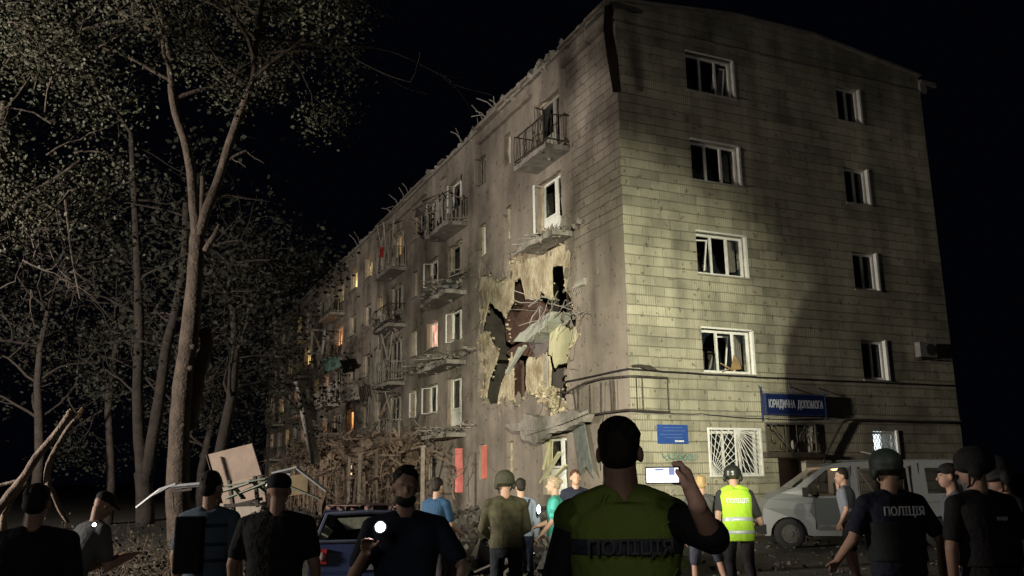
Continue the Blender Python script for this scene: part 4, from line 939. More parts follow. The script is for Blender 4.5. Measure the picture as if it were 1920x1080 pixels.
light('POINT', (2.85, YV+.9, 1.62), (0, 0, 0), 14, (1, .62, .3), .04, name='van_cabin_lamp').parent = V
mb = MB(); mb.bar(Vector((3.5, -3.3, 2.12)), Vector((4.1, -3.3, 1.99)), .03); mb.bar(Vector((4.0,-3.3,1.97)), Vector((4.2,-3.3,1.93)), .05); 0 and mb.bar(ony(1602, 855, -3.2), ony(1646, 866, -3.2), .03);  obj('roof_bar', mb, M_DWHITE, V)
vp = Vector((1.72, YV, 0)); V.location = vp; V.rotation_euler = (0, 0, math.radians(-32))
for o_ in V.children: o_.location = Vector(o_.location)-vp
# ================================================================ car
cc = gr(690, 13.6)+Vector((0, 0, -.1)); CR = thing('car', 'dark blue hatchback with shattered rear window, seen from behind', 'car', cc, -YAW*.55)
M_CAR = mat('blue_paint', (.022, .032, .085), .35, .1, 3, 0, spec=.6)
prof = [(-.95, 0.25, 1.0), (-.98, .45, 1.0), (-.97, .70, 1.0), (-.93, .84, .99), (-.62, 1.22, .80), (-.35, 1.27, .78), (.6, 1.29, .77), (1.1, 1.22, .78), (1.85, .88, .95), (2.7, .75, .92), (2.95, .55, .86), (3.0, .28, .84)]
mb = MB(); hw = .83
n = len(prof); vs = []
for s_ in (-1, 1):
    for (y, z, k) in prof: vs.append((s_*hw*k, y, z))
    for (y, z, k) in prof: vs.append((s_*hw*1.0*(.99 if z < .9 else .98), y, min(z, .84)))
N2 = 2*n
for s_ in (0, 1):
    o_ = s_*N2
fs = []
for i in range(n-1):
    if i not in (3,): fs.append((i, i+1, i+1+N2, i+N2))
    fs.append((i+n, i+1+n, i+1, i)); fs.append((i+N2, i+1+N2, i+1+n+N2, i+n+N2))
mb.add(vs, fs)
for s_ in (-1, 1): mb.add([(s_*hw*.985, -.95, .25), (s_*hw*.985, 2.95, .25), (s_*hw*.985, 2.7, .76), (s_*hw*.985, -.93, .84)], [(0, 1, 2, 3)])
obj('body', mb, M_CAR, CR, fix=True)
mb = MB(); a, b = prof[3], prof[4]
for s_ in (-1, 1): mb.tube([(s_*hw*.9, a[0]-.01, a[1]+.02), (s_*hw*.80, (a[0]+b[0])/2-.01, (a[1]+b[1])/2+.03), (s_*hw*.72, b[0], b[1]+.01)], .03, 6)
mb.tube([(-hw*.72, b[0], b[1]+.01), (0, b[0]-.02, b[1]+.035), (hw*.72, b[0], b[1]+.01)], .03, 6); mb.tube([(-hw*.9, a[0]-.01, a[1]+.02), (hw*.9, a[0]-.01, a[1]+.02)], .025, 6)
obj('tailgate_frame', mb, mat('dented_blue', (.10, .12, .17), .3, .2, 3, 0, metal=.3), CR)
mb = MB(); mb.prism([(-.3, 1.0), (.45, 1.08), (.5, 1.2), (-.45, 1.17)], 'y', -.68, -.675); mb.prism([(-.7, .9), (-.6, .88), (-.5, 1.0), (-.62, 1.08)], 'y', -.8, -.795); obj('glass_shards', mb, mat('crazed_glass', (.20, .21, .16), .3), CR)
for s_ in (-1, 1):
    mb = MB(); mb.box((s_*.70, -.985, .66), (.24, .06, .2)); tl = obj('tail_light', mb, mat('red_lens', (.30, .02, .02), .25, spec=.6), CR)
    mb = MB(); mb.ell((s_*.66, -1.02, .66), (.06, .02, .06)); obj('lens', mb, mat('clear_lens', (.4, .3, .28), .2), tl)
mb = MB(); mb.box((0, -1.0, .52), (.52, .02, .11)); pl = obj('licence_plate', mb, mat('plate_grey', (.14, .15, .16), .6), CR); mb = MB(); mb.box((-.235, -1.012, .52), (.045, .01, .11)); obj('blue_band', mb, mat('plate_band', (.03, .06, .4), .5), pl)
mb = MB(); mb.box((0, -1.03, .3), (1.56, .14, .2)); obj('bumper', mb, M_CAR, CR); mb = MB(); mb.box((0, -1.105, .36), (1.3, .01, .03)); obj('trim', mb, M_DWHITE, CR)
mb = MB()
for x in (-.38, .38): mb.box((x, .3, .75), (.48, .14, .5)); mb.ell((x, .3, 1.08), (.12, .05, .09))
mb.box((0, -.35, .62), (1.3, .7, .1)); obj('seat', mb, M_BLACK, CR)
for x in (-.72, .72):
    for y in (-.3, 2.2):
        mb = MB(); mb.tube([(x-.09, y, .3), (x+.09, y, .3)], .3, 22); wo = obj('wheel', mb, M_RUBBER, CR, False); mb = MB(); mb.tube([(x-.1, y, .3), (x+.1, y, .3)], .18, 16); obj('rim', mb, M_GIRON, wo)
mb = MB(); random.seed(4)
for i in range(50): mb.chunk((random.uniform(-.6, .6), random.uniform(-.5, .8), 1.29), random.uniform(.02, .07))
mb.prism([(-.6, .1), (-.1, -.3), (.4, -.2), (.5, .6), (-.3, .7)], 'z', 1.33, 1.345); ob = obj('rubble_on_roof', mb, mat('reddish_dust', (.14, .09, .08), .9)); ob.location = cc; ob.rotation_euler = (0, 0, -YAW*.55); tag(ob, 'thin scatter of reddish debris lying on the blue car roof', 'debris')
# ================================================================ people
def remeshed(name, mb, m, parent, vox, smooth=2):
    me = bpy.data.meshes.new(name); me.from_pydata(mb.v, [], mb.f)
    bm = bmesh.new(); bm.from_mesh(me); bmesh.ops.recalc_face_normals(bm, faces=bm.faces); bm.to_mesh(me); bm.free()
    o = bpy.data.objects.new(name, me); S.collection.objects.link(o)
    r = o.modifiers.new('r', 'REMESH'); r.mode = 'VOXEL'; r.voxel_size = vox; r.adaptivity = 0
    s = o.modifiers.new('s', 'SMOOTH'); s.factor = .5; s.iterations = smooth
    bpy.context.view_layer.update(); dg = bpy.context.evaluated_depsgraph_get()
    m2 = bpy.data.meshes.new_from_object(o.evaluated_get(dg)); o.modifiers.clear(); o.data = m2; bpy.data.meshes.remove(me); m2.name = name
    m2.materials.clear(); m2.materials.append(m); m2.shade_smooth(); o.parent = parent; return o
def cap(mb, a, b, ra, rb, n=12):
    a = Vector(a); b = Vector(b); mb.tube([a, b], [ra, rb], n); mb.ell(a, (ra,)*3, None, n, 8); mb.ell(b, (rb,)*3, None, n, 8)
def rings(mb, R, n=20):
    """closed loft through rings (centre, half width, half depth, rotation)"""
    vs = []
    for c, a, b, q in R:
        for k in range(n):
            t = 2*math.pi*k/n; ct, st = math.cos(t), math.sin(t)
            vs.append(Vector(c)+q@Vector((a*math.copysign(abs(ct)**.8, ct), b*math.copysign(abs(st)**.85, st), 0)))
    fs = [(i*n+k, i*n+(k+1) % n, (i+1)*n+(k+1) % n, (i+1)*n+k) for i in range(len(R)-1) for k in range(n)]
    fs += [tuple(range(n))[::-1], tuple((len(R)-1)*n+k for k in range(n))]; mb.add(vs, fs)
SKEL = dict(sh=(.182, 0, 1.395), el=(.245, -.03, 1.13), wr=(.255, .07, .89), hip=(.10, 0, .92), kn=(.115, .02, .50), an=(.12, -.03, .09), to=(.14, .13, .035))
def person(label, px, t, h, face, top, legs, lean=0, turn=0, nod=0, pose={}, w=1., shirt='tee', bottom='trousers', head='short', headm=None, vox=.013, fingers=True, vest=None, skin=None, shoes=None, side=0, beard=False, sunk=0., neck=1., extra=None):
    """face: compass heading of the body, degrees from +y towards +x"""
    T = thing('person', label, 'person', gr(px, t)+Vector((0, 0, -sunk)), -math.radians(face)); k = h/1.75; sk = skin or M_SKIN
    J = {}
    for s_, n_ in ((1, 'r'), (-1, 'l')):
        for q, v in SKEL.items(): J[q+n_] = Vector((v[0]*s_*(w if q in ('sh', 'el', 'wr') else 1), v[1], v[2]))
    for q, v in pose.items(): J[q] = Vector(v)
    L = math.radians(lean); Sd = math.radians(side)
    def bend(p, full=False):
        p = Vector(p); f = 1 if full else min(1, max(0, (p.z-.93)/.22)); o_ = Vector((0, 0, .93))
        return Matrix.Rotation(-L*f, 3, 'X')@Matrix.Rotation(Sd*f, 3, 'Y')@(p-o_)+o_
    def brot(z): f = min(1, max(0, (z-.93)/.22)); return Matrix.Rotation(-L*f, 3, 'X')@Matrix.Rotation(Sd*f, 3, 'Y')
    for q in J:
        if q[:2] in ('sh', 'el', 'wr') and q not in pose: J[q] = bend(J[q], True)
        elif q[:2] == 'sh': J[q] = bend(J[q], True)
    def torso(mb, inf, z0=.86, z1=1.47, neck=True):
        tb = [(.84, .155, .105), (.90, .172, .115), (.98, .165, .115), (1.06, .153, .108), (1.16, .160, .110), (1.27, .178, .120), (1.36, .188, .118), (1.42, .168, .100), (1.46, .10, .075)]
        R = [(bend((0, 0, z)), a*w+inf, b*(.5+.5*w)+inf, brot(z)) for z, a, b in tb if z0 <= z <= z1]; rings(mb, R)
        for s_ in 'lr': cap(mb, bend((J['sh'+s_].x*.35 if False else (.06 if s_ == 'r' else -.06), -.005, 1.43)), J['sh'+s_], .06+inf, .058+inf)
    def arm(mb, s_, inf, f=1., r0=.055, r1=.043, r2=.030):
        a, b, c = J['sh'+s_], J['el'+s_], J['wr'+s_]
        if f <= 1: e = a.lerp(b, f); cap(mb, a, e, r0+inf, r0+(r1-r0)*f+inf*1.25); return
        cap(mb, a, b, r0+inf, r1+inf); e = b.lerp(c, f-1); cap(mb, b, e, r1+inf, r1+(r2-r1)*(f-1)+inf)
    # --- body
    mb = MB(); torso(mb, 0)
    HR = Matrix.Rotation(-L*.4, 3, 'X')@Matrix.Rotation(-math.radians(turn), 3, 'Z')@Matrix.Rotation(-math.radians(nod), 3, 'X')
    nb = bend((0, .0, 1.44), True); hc = nb+Matrix.Rotation(-L*.5, 3, 'X')@Vector((0, .025, .20)); hd = lambda x, y, z: hc+HR@Vector((x, y, z))
    cap(mb, nb-Vector((0, 0, .03)), hd(0, -.02, -.05), .062*neck, .055*neck)
    mb.ell(hd(0, -.008, .025), (.076, .095, .093), HR); mb.ell(hd(0, .018, -.045), (.060, .073, .070), HR); mb.ell(hd(0, .06, -.085), (.028, .024, .022), HR)
    cap(mb, hd(0, .088, .005), hd(0, .108, -.028), .010, .014, 8)
    mb.ell(hd(0, .085, -.062), (.026, .012, .008), HR, 10, 6); mb.ell(hd(0, .080, .03), (.05, .014, .010), HR, 10, 6)
    for s_ in (-1, 1): mb.ell(hd(s_*.080, -.005, -.01), (.012, .022, .032), HR, 10, 8)
    for s_ in 'lr':
        arm(mb, s_, 0, 2); x, kn, an, to = J['hip'+s_], J['kn'+s_], J['an'+s_], J['to'+s_]
        cap(mb, x, kn, .085, .055); cap(mb, kn, kn.lerp(an, .35), .052, .056); cap(mb, kn.lerp(an, .35), an, .054, .036); cap(mb, an-Vector((0, .02, .04)), to, .036, .030)
        # hand
        if extra and s_ == 'r': extra(mb); continue
        W_ = J['wr'+s_]; E_ = J['el'+s_]; d = (W_-E_).normalized(); hp = pose.get('hd'+s_)
        if hp is not None: d = (d*.3+Vector(hp).normalized()).normalized()
        sx = 1 if s_ == 'r' else -1; z_ = Vector((0, 0, 1)) if abs(d.z) < .8 else Vector((0, 1, 0)); sd_ = d.cross(z_).normalized(); nn = sd_.cross(d).normalized()
        if abs(d.z) >= .8: fw_, nn = nn, Vector((sx, 0, 0)); sd_ = d.cross(nn).normalized()
        P = W_+d*.045; q = Matrix((sd_, nn, d)).transposed(); mb.ell(P, (.040, .017, .052), q, 12, 8)
        for i, (o_, ln) in enumerate(((-.030, .062), (-.010, .074), (.011, .070), (.030, .054))):
            if not fingers: break
            b0 = P+sd_*o_+d*.036; b1 = b0+d*ln*.5-nn*sx*0+nn*(-.008 if sx else 0); b2 = b1+(d*.8-nn*.55).normalized()*ln*.5; cap(mb, b0, b1, .0095, .0088, 6); cap(mb, b1, b2, .0088, .0075, 6)
        tb = P-sd_*.030-d*.01; cap(mb, tb, tb-sd_*.028+d*.030, .012, .0105, 6); cap(mb, tb-sd_*.028+d*.030, tb-sd_*.034+d*.058, .0105, .009, 6)
    body = remeshed('body', mb, sk, T, vox*.75)
    # --- eyes
    for s_ in (-1, 1): e = MB(); e.ell(hd(s_*.031, .080, .012), (.012, .008, .007), HR, 10, 6); obj('eye', e, mat('eye_white', (.35, .33, .3), .3), body, True)
    if beard: e = MB(); e.ell(hd(0, .030, -.075), (.064, .066, .048), HR); remeshed('beard', e, M_HAIR, T, .009)
    # --- hair / headgear
    if head in ('short', 'bald', 'cap', 'long', 'bun'):
        mb = MB(); mb.ell(hd(0, -.020, .045), (.083, .094, .086), HR); mb.ell(hd(0, -.05, .0), (.074, .062, .075), HR)
        if head == 'long': cap(mb, hd(0, -.06, .0), hd(0, -.07, -.14), .07, .055)
        if head == 'bun': mb.ell(hd(0, -.115, .05), (.035, .035, .035), HR)
        if head == 'cap': mb = MB(); mb.ell(hd(0, -.012, .055), (.090, .104, .075), HR); mb.ell(hd(0, .105, .045), (.062, .055, .012), HR)
        for i in range(90 if head != 'cap' else 0):
            a_ = random.uniform(0, 6.28); e_ = random.uniform(0, 1.35); mb.ell(hd(.078*math.sin(e_)*math.cos(a_), -.022+.09*math.sin(e_)*math.sin(a_), .045+.084*math.cos(e_)), (.014, .014, .012), HR, 6, 4)
        remeshed('cap' if head == 'cap' else 'hair', mb, headm or M_HAIR, T, .009)
    elif head in ('helmet', 'headset'):
        mb = MB(); mb.ell(hd(0, -.012, .052), (.118, .135, .108), HR, 24, 14); mb.ell(hd(0, -.012, .005), (.122, .136, .035), HR, 24, 8)
        for s_ in (-1, 1): mb.ell(hd(s_*.108, -.02, -.02), (.025, .048, .055), HR)
        remeshed('helmet', mb, headm or M_BLACK, T, .010)
        mb = MB()
        for s_ in (-1, 1): mb.tube([hd(s_*.10, .02, -.02), hd(s_*.06, .03, -.11), hd(0, .05, -.125)], .008, 5); mb.tube([hd(s_*.10, -.05, -.02), hd(s_*.07, -.03, -.08)], .007, 5)
        obj('chin_strap', mb, M_BLACK, T)
    # --- clothes
    mb = MB(); z0 = .84 if shirt != 'polo' else .90; torso(mb, .014)
    for s_ in 'lr': arm(mb, s_, .014, {'tee': .72, 'polo': .72, 'long': 1.93, 'none': .12, 'half': 1.1}[shirt])
    for i in range(40):     # folds
        a = random.uniform(0, 6.28); z = random.uniform(.9, 1.3); p = bend((.15*w*math.cos(a), .11*math.sin(a), z)); d = Vector((random.uniform(-.05, .05), 0, random.uniform(.05, .12))); cap(mb, p, p+d, .020, .012, 6)
    remeshed('shirt', mb, top, T, vox, 3)
    mb = MB(); rings(mb, [(Vector((0, 0, z)), a+.012, b+.012, Matrix.Identity(3)) for z, a, b in ((.80, .13, .10), (.86, .165, .115), (.92, .17, .115), (1.0, .158, .11))])
    for s_ in 'lr':
        x, kn, an = J['hip'+s_], J['kn'+s_], J['an'+s_]; cap(mb, x, x.lerp(kn, .9 if bottom == 'shorts' else 1), .10, .078 if bottom == 'shorts' else .072)
        if bottom == 'trousers': cap(mb, kn, an+Vector((0, 0, .03)), .072, .062)
        if bottom == 'mini': pass
    remeshed('shorts' if bottom == 'shorts' else 'trousers', mb, legs, T, vox, 3)
    for s_ in 'lr':
        mb = MB(); an, to = J['an'+s_], J['to'+s_]; cap(mb, an-Vector((0, .035, .045)), to+Vector((0, .01, 0)), .044, .038); cap(mb, an, an-Vector((0, 0, .05)), .048, .046); remeshed('shoe', mb, shoes or M_BLACK, T, .012)
    T['_k'] = k; del T['_k']; T.scale = (k, k, k)
    return T, J, bend, brot, hd, HR, torso, w
def overtorso(P, name, m, inf, z0, z1, vox=.013, par=None, shoulders=0):
    T, J, bend, brot, hd, HR, torso, w = P; mb = MB()
    tb = [(.80, .165, .115), (.84, .168, .115), (.90, .172, .118), (.98, .168, .118), (1.06, .160, .114), (1.16, .165, .118), (1.27, .178, .124), (1.36, .182, .122), (1.42, .158, .106), (1.46, .11, .085)]
    zs = sorted(set([z0, z1]+[q[0] for q in tb if z0 < q[0] < z1]))
    def I(z):
        for i in range(len(tb)-1):
            if tb[i][0] <= z <= tb[i+1][0]: f = (z-tb[i][0])/(tb[i+1][0]-tb[i][0]); return tb[i][1]+(tb[i+1][1]-tb[i][1])*f, tb[i][2]+(tb[i+1][2]-tb[i][2])*f
        return tb[-1][1:]
    rings(mb, [(bend((0, 0, z)), I(z)[0]*w+inf, I(z)[1]*(.5+.5*w)+inf, brot(z)) for z in zs], 28)
    if shoulders:
        for s_ in 'lr': c_ = bend(((.06 if s_ == 'r' else -.06), -.005, 1.435)); cap(mb, c_, c_.lerp(J['sh'+s_], shoulders), .066+inf*.8, .062+inf*.8)
    return remeshed(name, mb, m, par or T, vox, 1)
def backtext(P, txt, z, size, wid, m, off=.16, rz=0):
    T, J, bend, brot, hd, HR, torso, w = P; c = bend((0, 0, z), True)+brot(z)@Vector((0, -off, 0))
    q = brot(z)@Matrix.Rotation(math.pi/2, 3, 'X')
    return lettering('lettering', txt, size, m, T, c, q.to_euler(), wid, .0012)
def cloth(n, c, v=.2): return mat(n, c, .85, v, 6, .7, bd=.02)
M_HIVIS = cloth('hivis_yellow', (.42, .72, .05), .06); M_REFL = mat('reflective_band', (.55, .60, .66), .4, .06, 5, 0, metal=.2)
M_DIMHV = cloth('dim_hivis', (.21, .30, .055), .1); M_LET = mat('white_print', (.75, .77, .8), .6, .05, 5, 0)  # foreground vest is hi-vis with the low light put into its colour
random.seed(11)
# -- man filming in the foreground
def phone_hand(mb):
    def L(x, y, z): w_ = dep(1243, 891, 3.0)+Matrix.Rotation(-math.radians(29), 3, 'Z')@Vector((x, y, z)); return Matrix.Rotation(math.radians(24), 3, 'Z')@(w_-fgp)/(1.83/1.75)
    cap(mb, L(.118, .012, -.105), L(.092, .012, -.045), .030, .027); cap(mb, L(.092, .012, -.045), L(.080, .014, .006), .026, .022); cap(mb, L(.098, .004, -.04), L(.074, -.006, -.030), .020, .017)
    for P_ in ([(.078, .014, .014), (.064, .014, .040), (.036, .006, .040)], [(.080, .022, .006), (.060, .026, .018), (.028, .020, .016)], [(.082, .022, -.012), (.058, .027, -.006), (.026, .020, -.006)], [(.082, .022, -.030), (.060, .026, -.026), (.034, .020, -.026)]):
        cap(mb, L(*P_[0]), L(*P_[1]), .0115, .0100, 8); cap(mb, L(*P_[1]), L(*P_[2]), .0100, .0085, 8)
    cap(mb, L(.076, -.010, -.034), L(.064, -.020, -.008), .0145, .0120, 8); cap(mb, L(.064, -.020, -.008), L(.046, -.018, .012), .0120, .0100, 8)
fgp = gr(1165, 3.4)
def fgl(a, b, t): return Matrix.Rotation(math.radians(24), 3, 'Z')@(dep(a, b, t)-fgp)/(1.83/1.75)
fg = person('man in a hi-vis police vest dimmed as in shadow seen from behind, filming with a raised phone', 1165, 3.4, 1.83, 24, M_BLACK, M_BLACK, turn=14, shirt='half', vox=.009, w=1.0, neck=1.15, extra=phone_hand,
    pose=dict(elr=fgl(1338, 1008, 3.05), wrr=fgl(1306, 946, 2.98), hdr=(-.42, .05, .85), ell=(-.27, .02, 1.12), wrl=(-.16, .25, 1.10)))
overtorso(fg, 'vest', M_DIMHV, .030, .84, 1.455, .009, shoulders=.62)
mb = MB()
for i in range(34):
    a_ = random.uniform(math.pi*1.08, math.pi*1.92); z = random.uniform(.88, 1.40); p_ = fg[2]((.195*math.cos(a_), .140*math.sin(a_), z)); q_ = p_+Vector((random.uniform(-.07, .07), .004, random.uniform(.03, .12))); cap(mb, p_, q_, .011, .006, 6)
torso_ = fg[6]; torso_(mb, .022); remeshed('vest_folds', mb, M_DIMHV, fg[0], .008, 3)
overtorso(fg, 'vest_band', mat('grey_reflective', (.05, .06, .085), .5, .05, 5, 0), .034, 1.035, 1.085, .007)
mb = MB()
for i in range(34):
    a_ = random.uniform(math.pi*1.08, math.pi*1.92); z = random.uniform(.88, 1.40); p_ = fg[2]((.195*math.cos(a_), .140*math.sin(a_), z)); q_ = p_+Vector((random.uniform(-.07, .07), .004, random.uniform(.03, .12))); cap(mb, p_, q_, .011, .006, 6)
torso_ = fg[6]; torso_(mb, .022); remeshed('vest_folds', mb, M_DIMHV, fg[0], .008, 3)
overtorso(fg, 'vest_band', mat('grey_reflective', (.05, .06, .085)), .034, 1.275, 1.335, .007)
backtext(fg, 'ПОЛІЦІЯ', 1.305, .07, .30, mat('dull_print', (.09, .10, .10), .6), .179)
# phone
PT = thing('phone', 'phone with a bright screen held up by the filming man', 'phone', dep(1243, 891, 3.0), -math.radians(29))
mb = MB(); mb.box((0, 0, 0), (.120, .009, .058)); obj('case', mb, M_BLACK, PT)
mb = MB(); mb.box((-.002, -.0055, 0), (.110, .002, .049)); obj('screen', mb, emit('phone_screen', (.95, .93, 1), 2.2), PT)
mb = MB(); mb.box((.030, -.0072, .012), (.020, .001, .024)); mb.box((-.012, -.0072, .019), (.03, .001, .007)); obj('screen_picture', mb, emit('screen_blue', (.35, .42, .75), .8), PT)
l = light('POINT', (0, 0, 0), (0, 0, 1), .5, (1, .93, .9), .03, name='screen_light'); l.parent = PT; l.location = (0, -.26, 0)
# -- officer in bright vest
p = person('officer in black helmet and bright yellow vest walking past the grilled window', 1378, 11.4, 1.74, 30, cloth('dark_grey_cloth', (.03, .03, .034)), M_BLACK, lean=16, turn=15, head='helmet', shirt='tee',
    pose=dict(elr=(.30, .05, 1.02), wrr=(.30, .27, 1.00), knl=(-.11, .16, .52), anl=(-.1, .0, .12), knr=(.12, .08, .5), anr=(.13, -.25, .12)), headm=mat('helmet_black', (.02, .022, .02), .35, .2, 8, 0, spec=.6))
overtorso(p, 'vest', M_HIVIS, .034, .80, 1.44, .010, shoulders=.45)
overtorso(p, 'vest_band', M_REFL, .038, .89, .935, .009); overtorso(p, 'vest_band', M_REFL, .038, 1.035, 1.08, .009)
backtext(p, 'ПОЛІЦІЯ', 1.265, .085, .28, M_LET, .18)
# -- policeman with printed shirt
M_HELM = mat('helmet_dark', (.012, .018, .017), .6, .2, 8, .1)
p = person('policeman in dark helmet with white lettering across his navy back', 1668, 6.4, 1.76, 18, M_NAVY, M_NAVY, head='helmet', headm=M_HELM, w=1.1, lean=2,
    pose=dict(ell=(-.31, .02, 1.16), wrl=(-.34, .22, 1.0), elr=(.33, -.03, 1.14), wrr=(.36, .05, .90)))
overtorso(p, 'body_armour', mat('armour_cloth', (.014, .018, .018), .8), .03, 1.0, 1.27, .011)
backtext(p, 'ПОЛІЦІЯ', 1.34, .085, .30, M_LET, .165)
# -- second policeman
p = person('policeman in peaked dark helmet at the right, head turned left', 1838, 6.0, 1.76, 10, M_BLACK, M_NAVY, head='helmet', headm=M_BLACK, turn=-45, w=1.15, lean=3, pose=dict(ell=(-.30, .0, 1.12), wrl=(-.27, .05, .87)))
overtorso(p, 'body_armour', M_BLACK, .035, 1.0, 1.40, .011)
backtext(p, 'ПОЛІЦІЯ', 1.30, .028, .085, M_LET, .165)
# -- officer at the right edge
person('officer in helmet and black shirt at the right edge', 1912, 6.8, 1.72, -60, M_BLACK, M_BLACK, head='helmet', headm=mat('helmet_grey', (.035, .035, .035), .6), lean=14, nod=15, pose=dict(ell=(-.25, .2, 1.1), wrl=(-.16, .42, 1.05), elr=(.25, .2, 1.1), wrr=(.12, .42, 1.02)))
# -- officer with patched sleeve
p = person('officer in grey shirt with badge patches on the sleeve beside the van', 1792, 8.2, 1.70, -55, cloth('steel_grey_cloth', (.10, .11, .14)), M_NAVY, head='cap', headm=M_BLACK, lean=4, pose=dict(ell=(-.25, -.04, 1.14), wrl=(-.20, .12, .9)))
T = p[0]; mb = MB(); c = p[1]['shl'].lerp(p[1]['ell'], .2); mb.box(c+Vector((-.075, 0, 0)), (.012, .075, .085)); obj('shoulder_badge', mb, mat('badge_cream', (.5, .5, .42), .7), T)
mb = MB(); c = p[1]['shl'].lerp(p[1]['ell'], .62); mb.box(c+Vector((-.075, 0, 0)), (.012, .05, .06)); obj('sleeve_badge', mb, M_LET, T)
mb = MB(); c = p[1]['ell']; mb.ell(c+Vector((-.02, 0, -.05)), (.075, .085, .10)); remeshed('arm_band', mb, mat('amber_cloth', (.75, .38, .10), .6), T, .012)
# -- man in shorts on the phone
person('man in grey tee and black shorts talking on a phone beside the van', 1586, 13.4, 1.70, -35, cloth('heather_tee', (.17, .19, .22), .06), M_BLACK, turn=-25, bottom='shorts', lean=4, nod=5, w=1.05,
    pose=dict(elr=(.26, .14, 1.18), wrr=(.14, .16, 1.47), hdr=(-.2, -.1, 1), ell=(-.28, -.02, 1.14), wrl=(-.22, .10, .93), knl=(-.12, .06, .5), anr=(.17, -.02, .09), tor=(.22, .12, .035)), shoes=mat('canvas_shoe', (.05, .05, .05), .7), beard=False)
# -- crouching person behind the filming man
person('light haired person in grey top and dark shorts bending beyond the filming man', 1312, 11.8, 1.62, 40, cloth('grey_top', (.07, .07, .07)), cloth('slate_shorts', (.05, .055, .08)), bottom='shorts', head='short', headm=mat('fair_hair', (.35, .25, .12), .7, .3, 30, .5), lean=10,
    pose=dict(knr=(.20, .16, .55), anr=(.34, .0, .12), knl=(-.14, .05, .5)))
# -- people by the rubble
person('woman in teal tee and pale shorts looking left beside the rubble', 1040, 12, 1.62, -62, cloth('teal_tee', (.05, .30, .25), .08), cloth('pale_shorts', (.28, .29, .30), .1), bottom='shorts', head='bun', headm=mat('ash_hair', (.28, .22, .15), .7, .3, 30, .5), pose=dict(ell=(-.19, .05, 1.12), wrl=(-.17, .2, .95), elr=(.2, .06, 1.12), wrr=(.16, .26, 1.05)))
p = person('soldier in camouflage with headset standing with his back to us', 948, 9.8, 1.67, 12, mat('camouflage', (.035, .035, .018), .9, col2=(.11, .10, .06), scale=9, bump=.3), cloth('dark_jeans', (.012, .016, .022)), shirt='long', head='headset', headm=mat('olive_headgear', (.045, .045, .028), .8), w=1.1, lean=3, pose=dict(ell=(-.27, .06, 1.12), wrl=(-.12, .25, 1.0), elr=(.27, .06, 1.12), wrr=(.12, .25, 1.0)))
p = person('person in light blue shirt with a dark shoulder strap behind the soldier', 976, 12.2, 1.60, 10, cloth('light_blue_shirt', (.24, .28, .36), .08), M_NAVY, head='short', shirt='long')
mb = MB(); mb.tube([(.11, -.10, 1.45), (.05, -.155, 1.3), (-.08, -.155, 1.05), (-.15, -.10, .9)], .018, 6); obj('shoulder_strap', mb, M_BLACK, p[0])
person('reddish haired person facing us beyond the filming man shoulder', 1078, 14, 1.72, 195, M_NAVY, M_BLACK, head='short', headm=mat('auburn_hair', (.07, .03, .02), .7, .3, 30, .5))
p = person('man in blue tee turned right beyond the parked blue car', 815, 11.5, 1.62, 60, cloth('blue_tee', (.03, .08, .16), .1), M_BLACK, turn=0, lean=5, pose=dict(elr=(.24, .1, 1.12), wrr=(.2, .33, 1.0), ell=(-.2, .05, 1.14), wrl=(-.18, .28, .98)), skin=None)
p = person('dark bearded man facing us with a bright torch in his hand', 762, 5.2, 1.68, 200, mat('dark_blue_tee', (.02, .026, .045), .8), M_BLACK, beard=True, w=1.12, turn=-6, headm=M_HAIR,
    pose=dict(elr=(.30, .1, 1.12), wrr=(.21, .30, 1.28), hdr=(0, .5, .5), ell=(-.36, .08, 1.16), wrl=(-.34, .32, 1.12)))
person('dark figure in a cap and black shirt left of the blue car', 522, 6.0, 1.66, 25, M_BLACK, M_BLACK, head='cap', headm=M_BLACK, w=1.2, lean=2)
p = person('person with a blue grey shirt seen from behind next to the forked tree', 398, 6.6, 1.68, 20, mat('grey_blue_shirt', (.10, .15, .20), .8, .2, 4, .3), cloth('faded_jeans', (.05, .08, .13)), w=.95, turn=30)
mb = MB(); q = mb.box((-.10, -.17, 1.22), (.20, .12, .42)); remeshed('backpack', mb, M_BLACK, p[0], .012)
for z in (1.34, 1.2, 1.08): overtorso(p, 'shirt_stripe', mat('stripe_navy', (.03, .05, .08), .8), .018, z, z+.03, .011)
person('man in black seen from behind at the far left edge', 72, 5.3, 1.60, 5, M_BLACK, cloth('green_shorts', (.02, .045, .038)), bottom='shorts', w=1.2, turn=10, lean=3, pose=dict(elr=(.29, -.02, 1.1), wrr=(.29, .05, .86)))
person('person in pale top bending by a hand torch at the left', 146, 7.2, 1.58, 60, cloth('pale_top', (.10, .105, .11), .08), M_BLACK, lean=24, nod=25, turn=5, head='cap', headm=M_BLACK, pose=dict(elr=(.2, .25, 1.05), wrr=(.14, .5, 1.12), ell=(-.18, .3, 1.02), wrl=(-.1, .5, 1.1)))
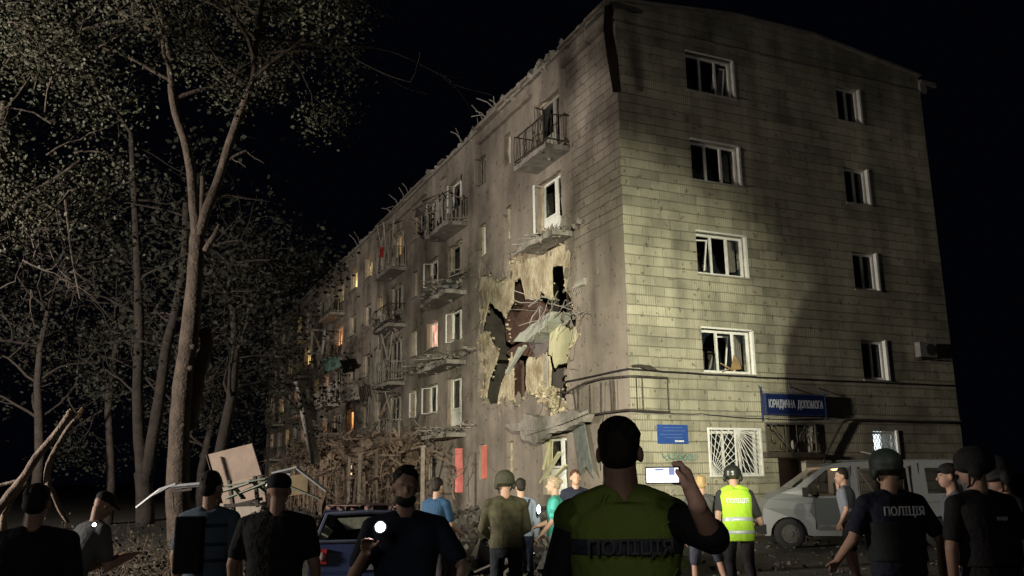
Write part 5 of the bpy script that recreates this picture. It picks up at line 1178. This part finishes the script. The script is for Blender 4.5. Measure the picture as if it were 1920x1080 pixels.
# -- lights held by people
def torch(name, label, c, r, col, st, watt, ht=0):
    T = thing(name, label, 'torch', c, 0); d = (CAM-Vector(c)).normalized(); mb = MB(); mb.tube([d*-.06, d*0], r*1.3, 12); obj('housing', mb, M_BLACK, T)
    mb = MB(); mb.ell(d*.004, (r, r, r*(1+ht)), None, 16, 10); obj('lamp', mb, emit(name+'_glow_'+str(watt), col, st), T)
    if watt: l = light('POINT', (0, 0, 0), (0, 0, 1), watt, col, .015, name='torch_beam'); l.parent = T; l.location = d*.05
torch('torch', 'round white torch glaring in the bearded man hand', dep(713, 988, 4.75), .026, (.85, .92, 1), 60, .25)
torch('torch', 'tall oval white lamp glowing beside the woman in teal', dep(1010, 955, 11.6), .022, (.95, .98, 1), 14, 1.2, 1.6)
torch('torch', 'tiny bluish torch held by the bending person at the left', dep(177, 984, 6.6), .012, (.8, .88, 1), 50, .25)
T = thing('lantern', 'yellow lantern carried low by the bending person at the left', 'lantern', dep(121, 1068, 6.0)); mb = MB(); mb.ell((0, 0, 0), (.014, .014, .014)); obj('lamp', mb, emit('lantern_glow', (1, .75, .3), 40), T)
mb = MB(); mb.tube([(-.045, 0, -.06), (-.055, 0, .0), (-.02, 0, .05), (.02, 0, .05), (.045, 0, -.06)], .008, 6); mb.tube([(-.05, 0, -.07), (.05, 0, -.07)], .012, 6); obj('handle', mb, mat('yellow_plastic', (.6, .38, .05), .4), T)
l = light('POINT', (0, 0, 0), (0, 0, 1), .5, (1, .72, .3), .015, name='lantern_beam'); l.parent = T; l.location = (0, -.04, .0)
# floodlight mast behind the camera, and an unseen truck added to shadow the wall
T = thing('floodlight', 'work floodlight on a mast behind the crowd aimed at the building corner', 'floodlight', (LAMP.x, LAMP.y, 0))
d = (Vector((0, 1.6, 5))-LAMP).normalized(); q = d.to_track_quat('Y', 'Z').to_matrix()
mb = MB(); mb.box(Vector((0, 0, 4.2))-d*.16, (.4, .12, .3), q); obj('housing', mb, M_IRON, T)
mb = MB(); mb.tube([Vector((0, 0, 4.05))-d*.16, Vector((0, 0, .5))-d*.16], .03, 8)
for i in range(3): a = i*2.09; mb.tube([Vector((0, 0, .55))-d*.16, (.5*math.cos(a), .5*math.sin(a), 0)], .02, 6)
obj('stand', mb, M_IRON, T)
mb = MB(); mb.box(Vector((0, 0, 4.2))+Vector((d.x, d.y, 0)).normalized()*.8+Vector((0, 0, -.138-.2)), (1.0, .02, .4), q); mb.bar(Vector((0, 0, 4.05))-d*.1, Vector((0, 0, 3.75))+Vector((d.x, d.y, 0))*.8, .03); obj('added_flap', mb, M_IRON, T)  # flap added under the beam to keep light off the foreground crowd
az = math.radians(36.8); tp_ = Vector((LAMP.x+2.5*math.sin(az), LAMP.y+2.5*math.cos(az), 0))
T = thing('added_shadow_truck', 'unseen high red truck added to throw the end wall shadow', 'truck', tp_, -az)
M_TR = mat('truck_red', (.30, .03, .02), .4, .1, 2, 0)
mb = MB(); rr = [(0, .9)]+[(.22-.22*math.cos(q_), 4.22+.24*math.sin(q_)) for q_ in [i*math.pi/16 for i in range(9)]]+[(5.2, 4.48), (5.2, .9)]
mb.prism(rr, 'y', -.0, 2.3); obj('box_body', mb, M_TR, T)
mb = MB(); mb.prism([(5.25, .7), (5.25, 2.9), (6.7, 2.9), (7.2, 1.8), (7.2, .7)], 'y', .03, 2.27); obj('cab', mb, M_TR, T)
mb = MB(); mb.box((3.4, 1.15, .78), (7, 1.1, .22)); obj('chassis', mb, M_IRON, T)
for x in (1.2, 2.4, 6.2):
    for y in (.2, 2.1): mb = MB(); mb.tube([(x, y-.14, .5), (x, y+.14, .5)], .5, 24); w_ = obj('wheel', mb, M_RUBBER, T); mb = MB(); mb.tube([(x, y-.15, .5), (x, y+.15, .5)], .26, 16); obj('rim', mb, M_GIRON, w_)
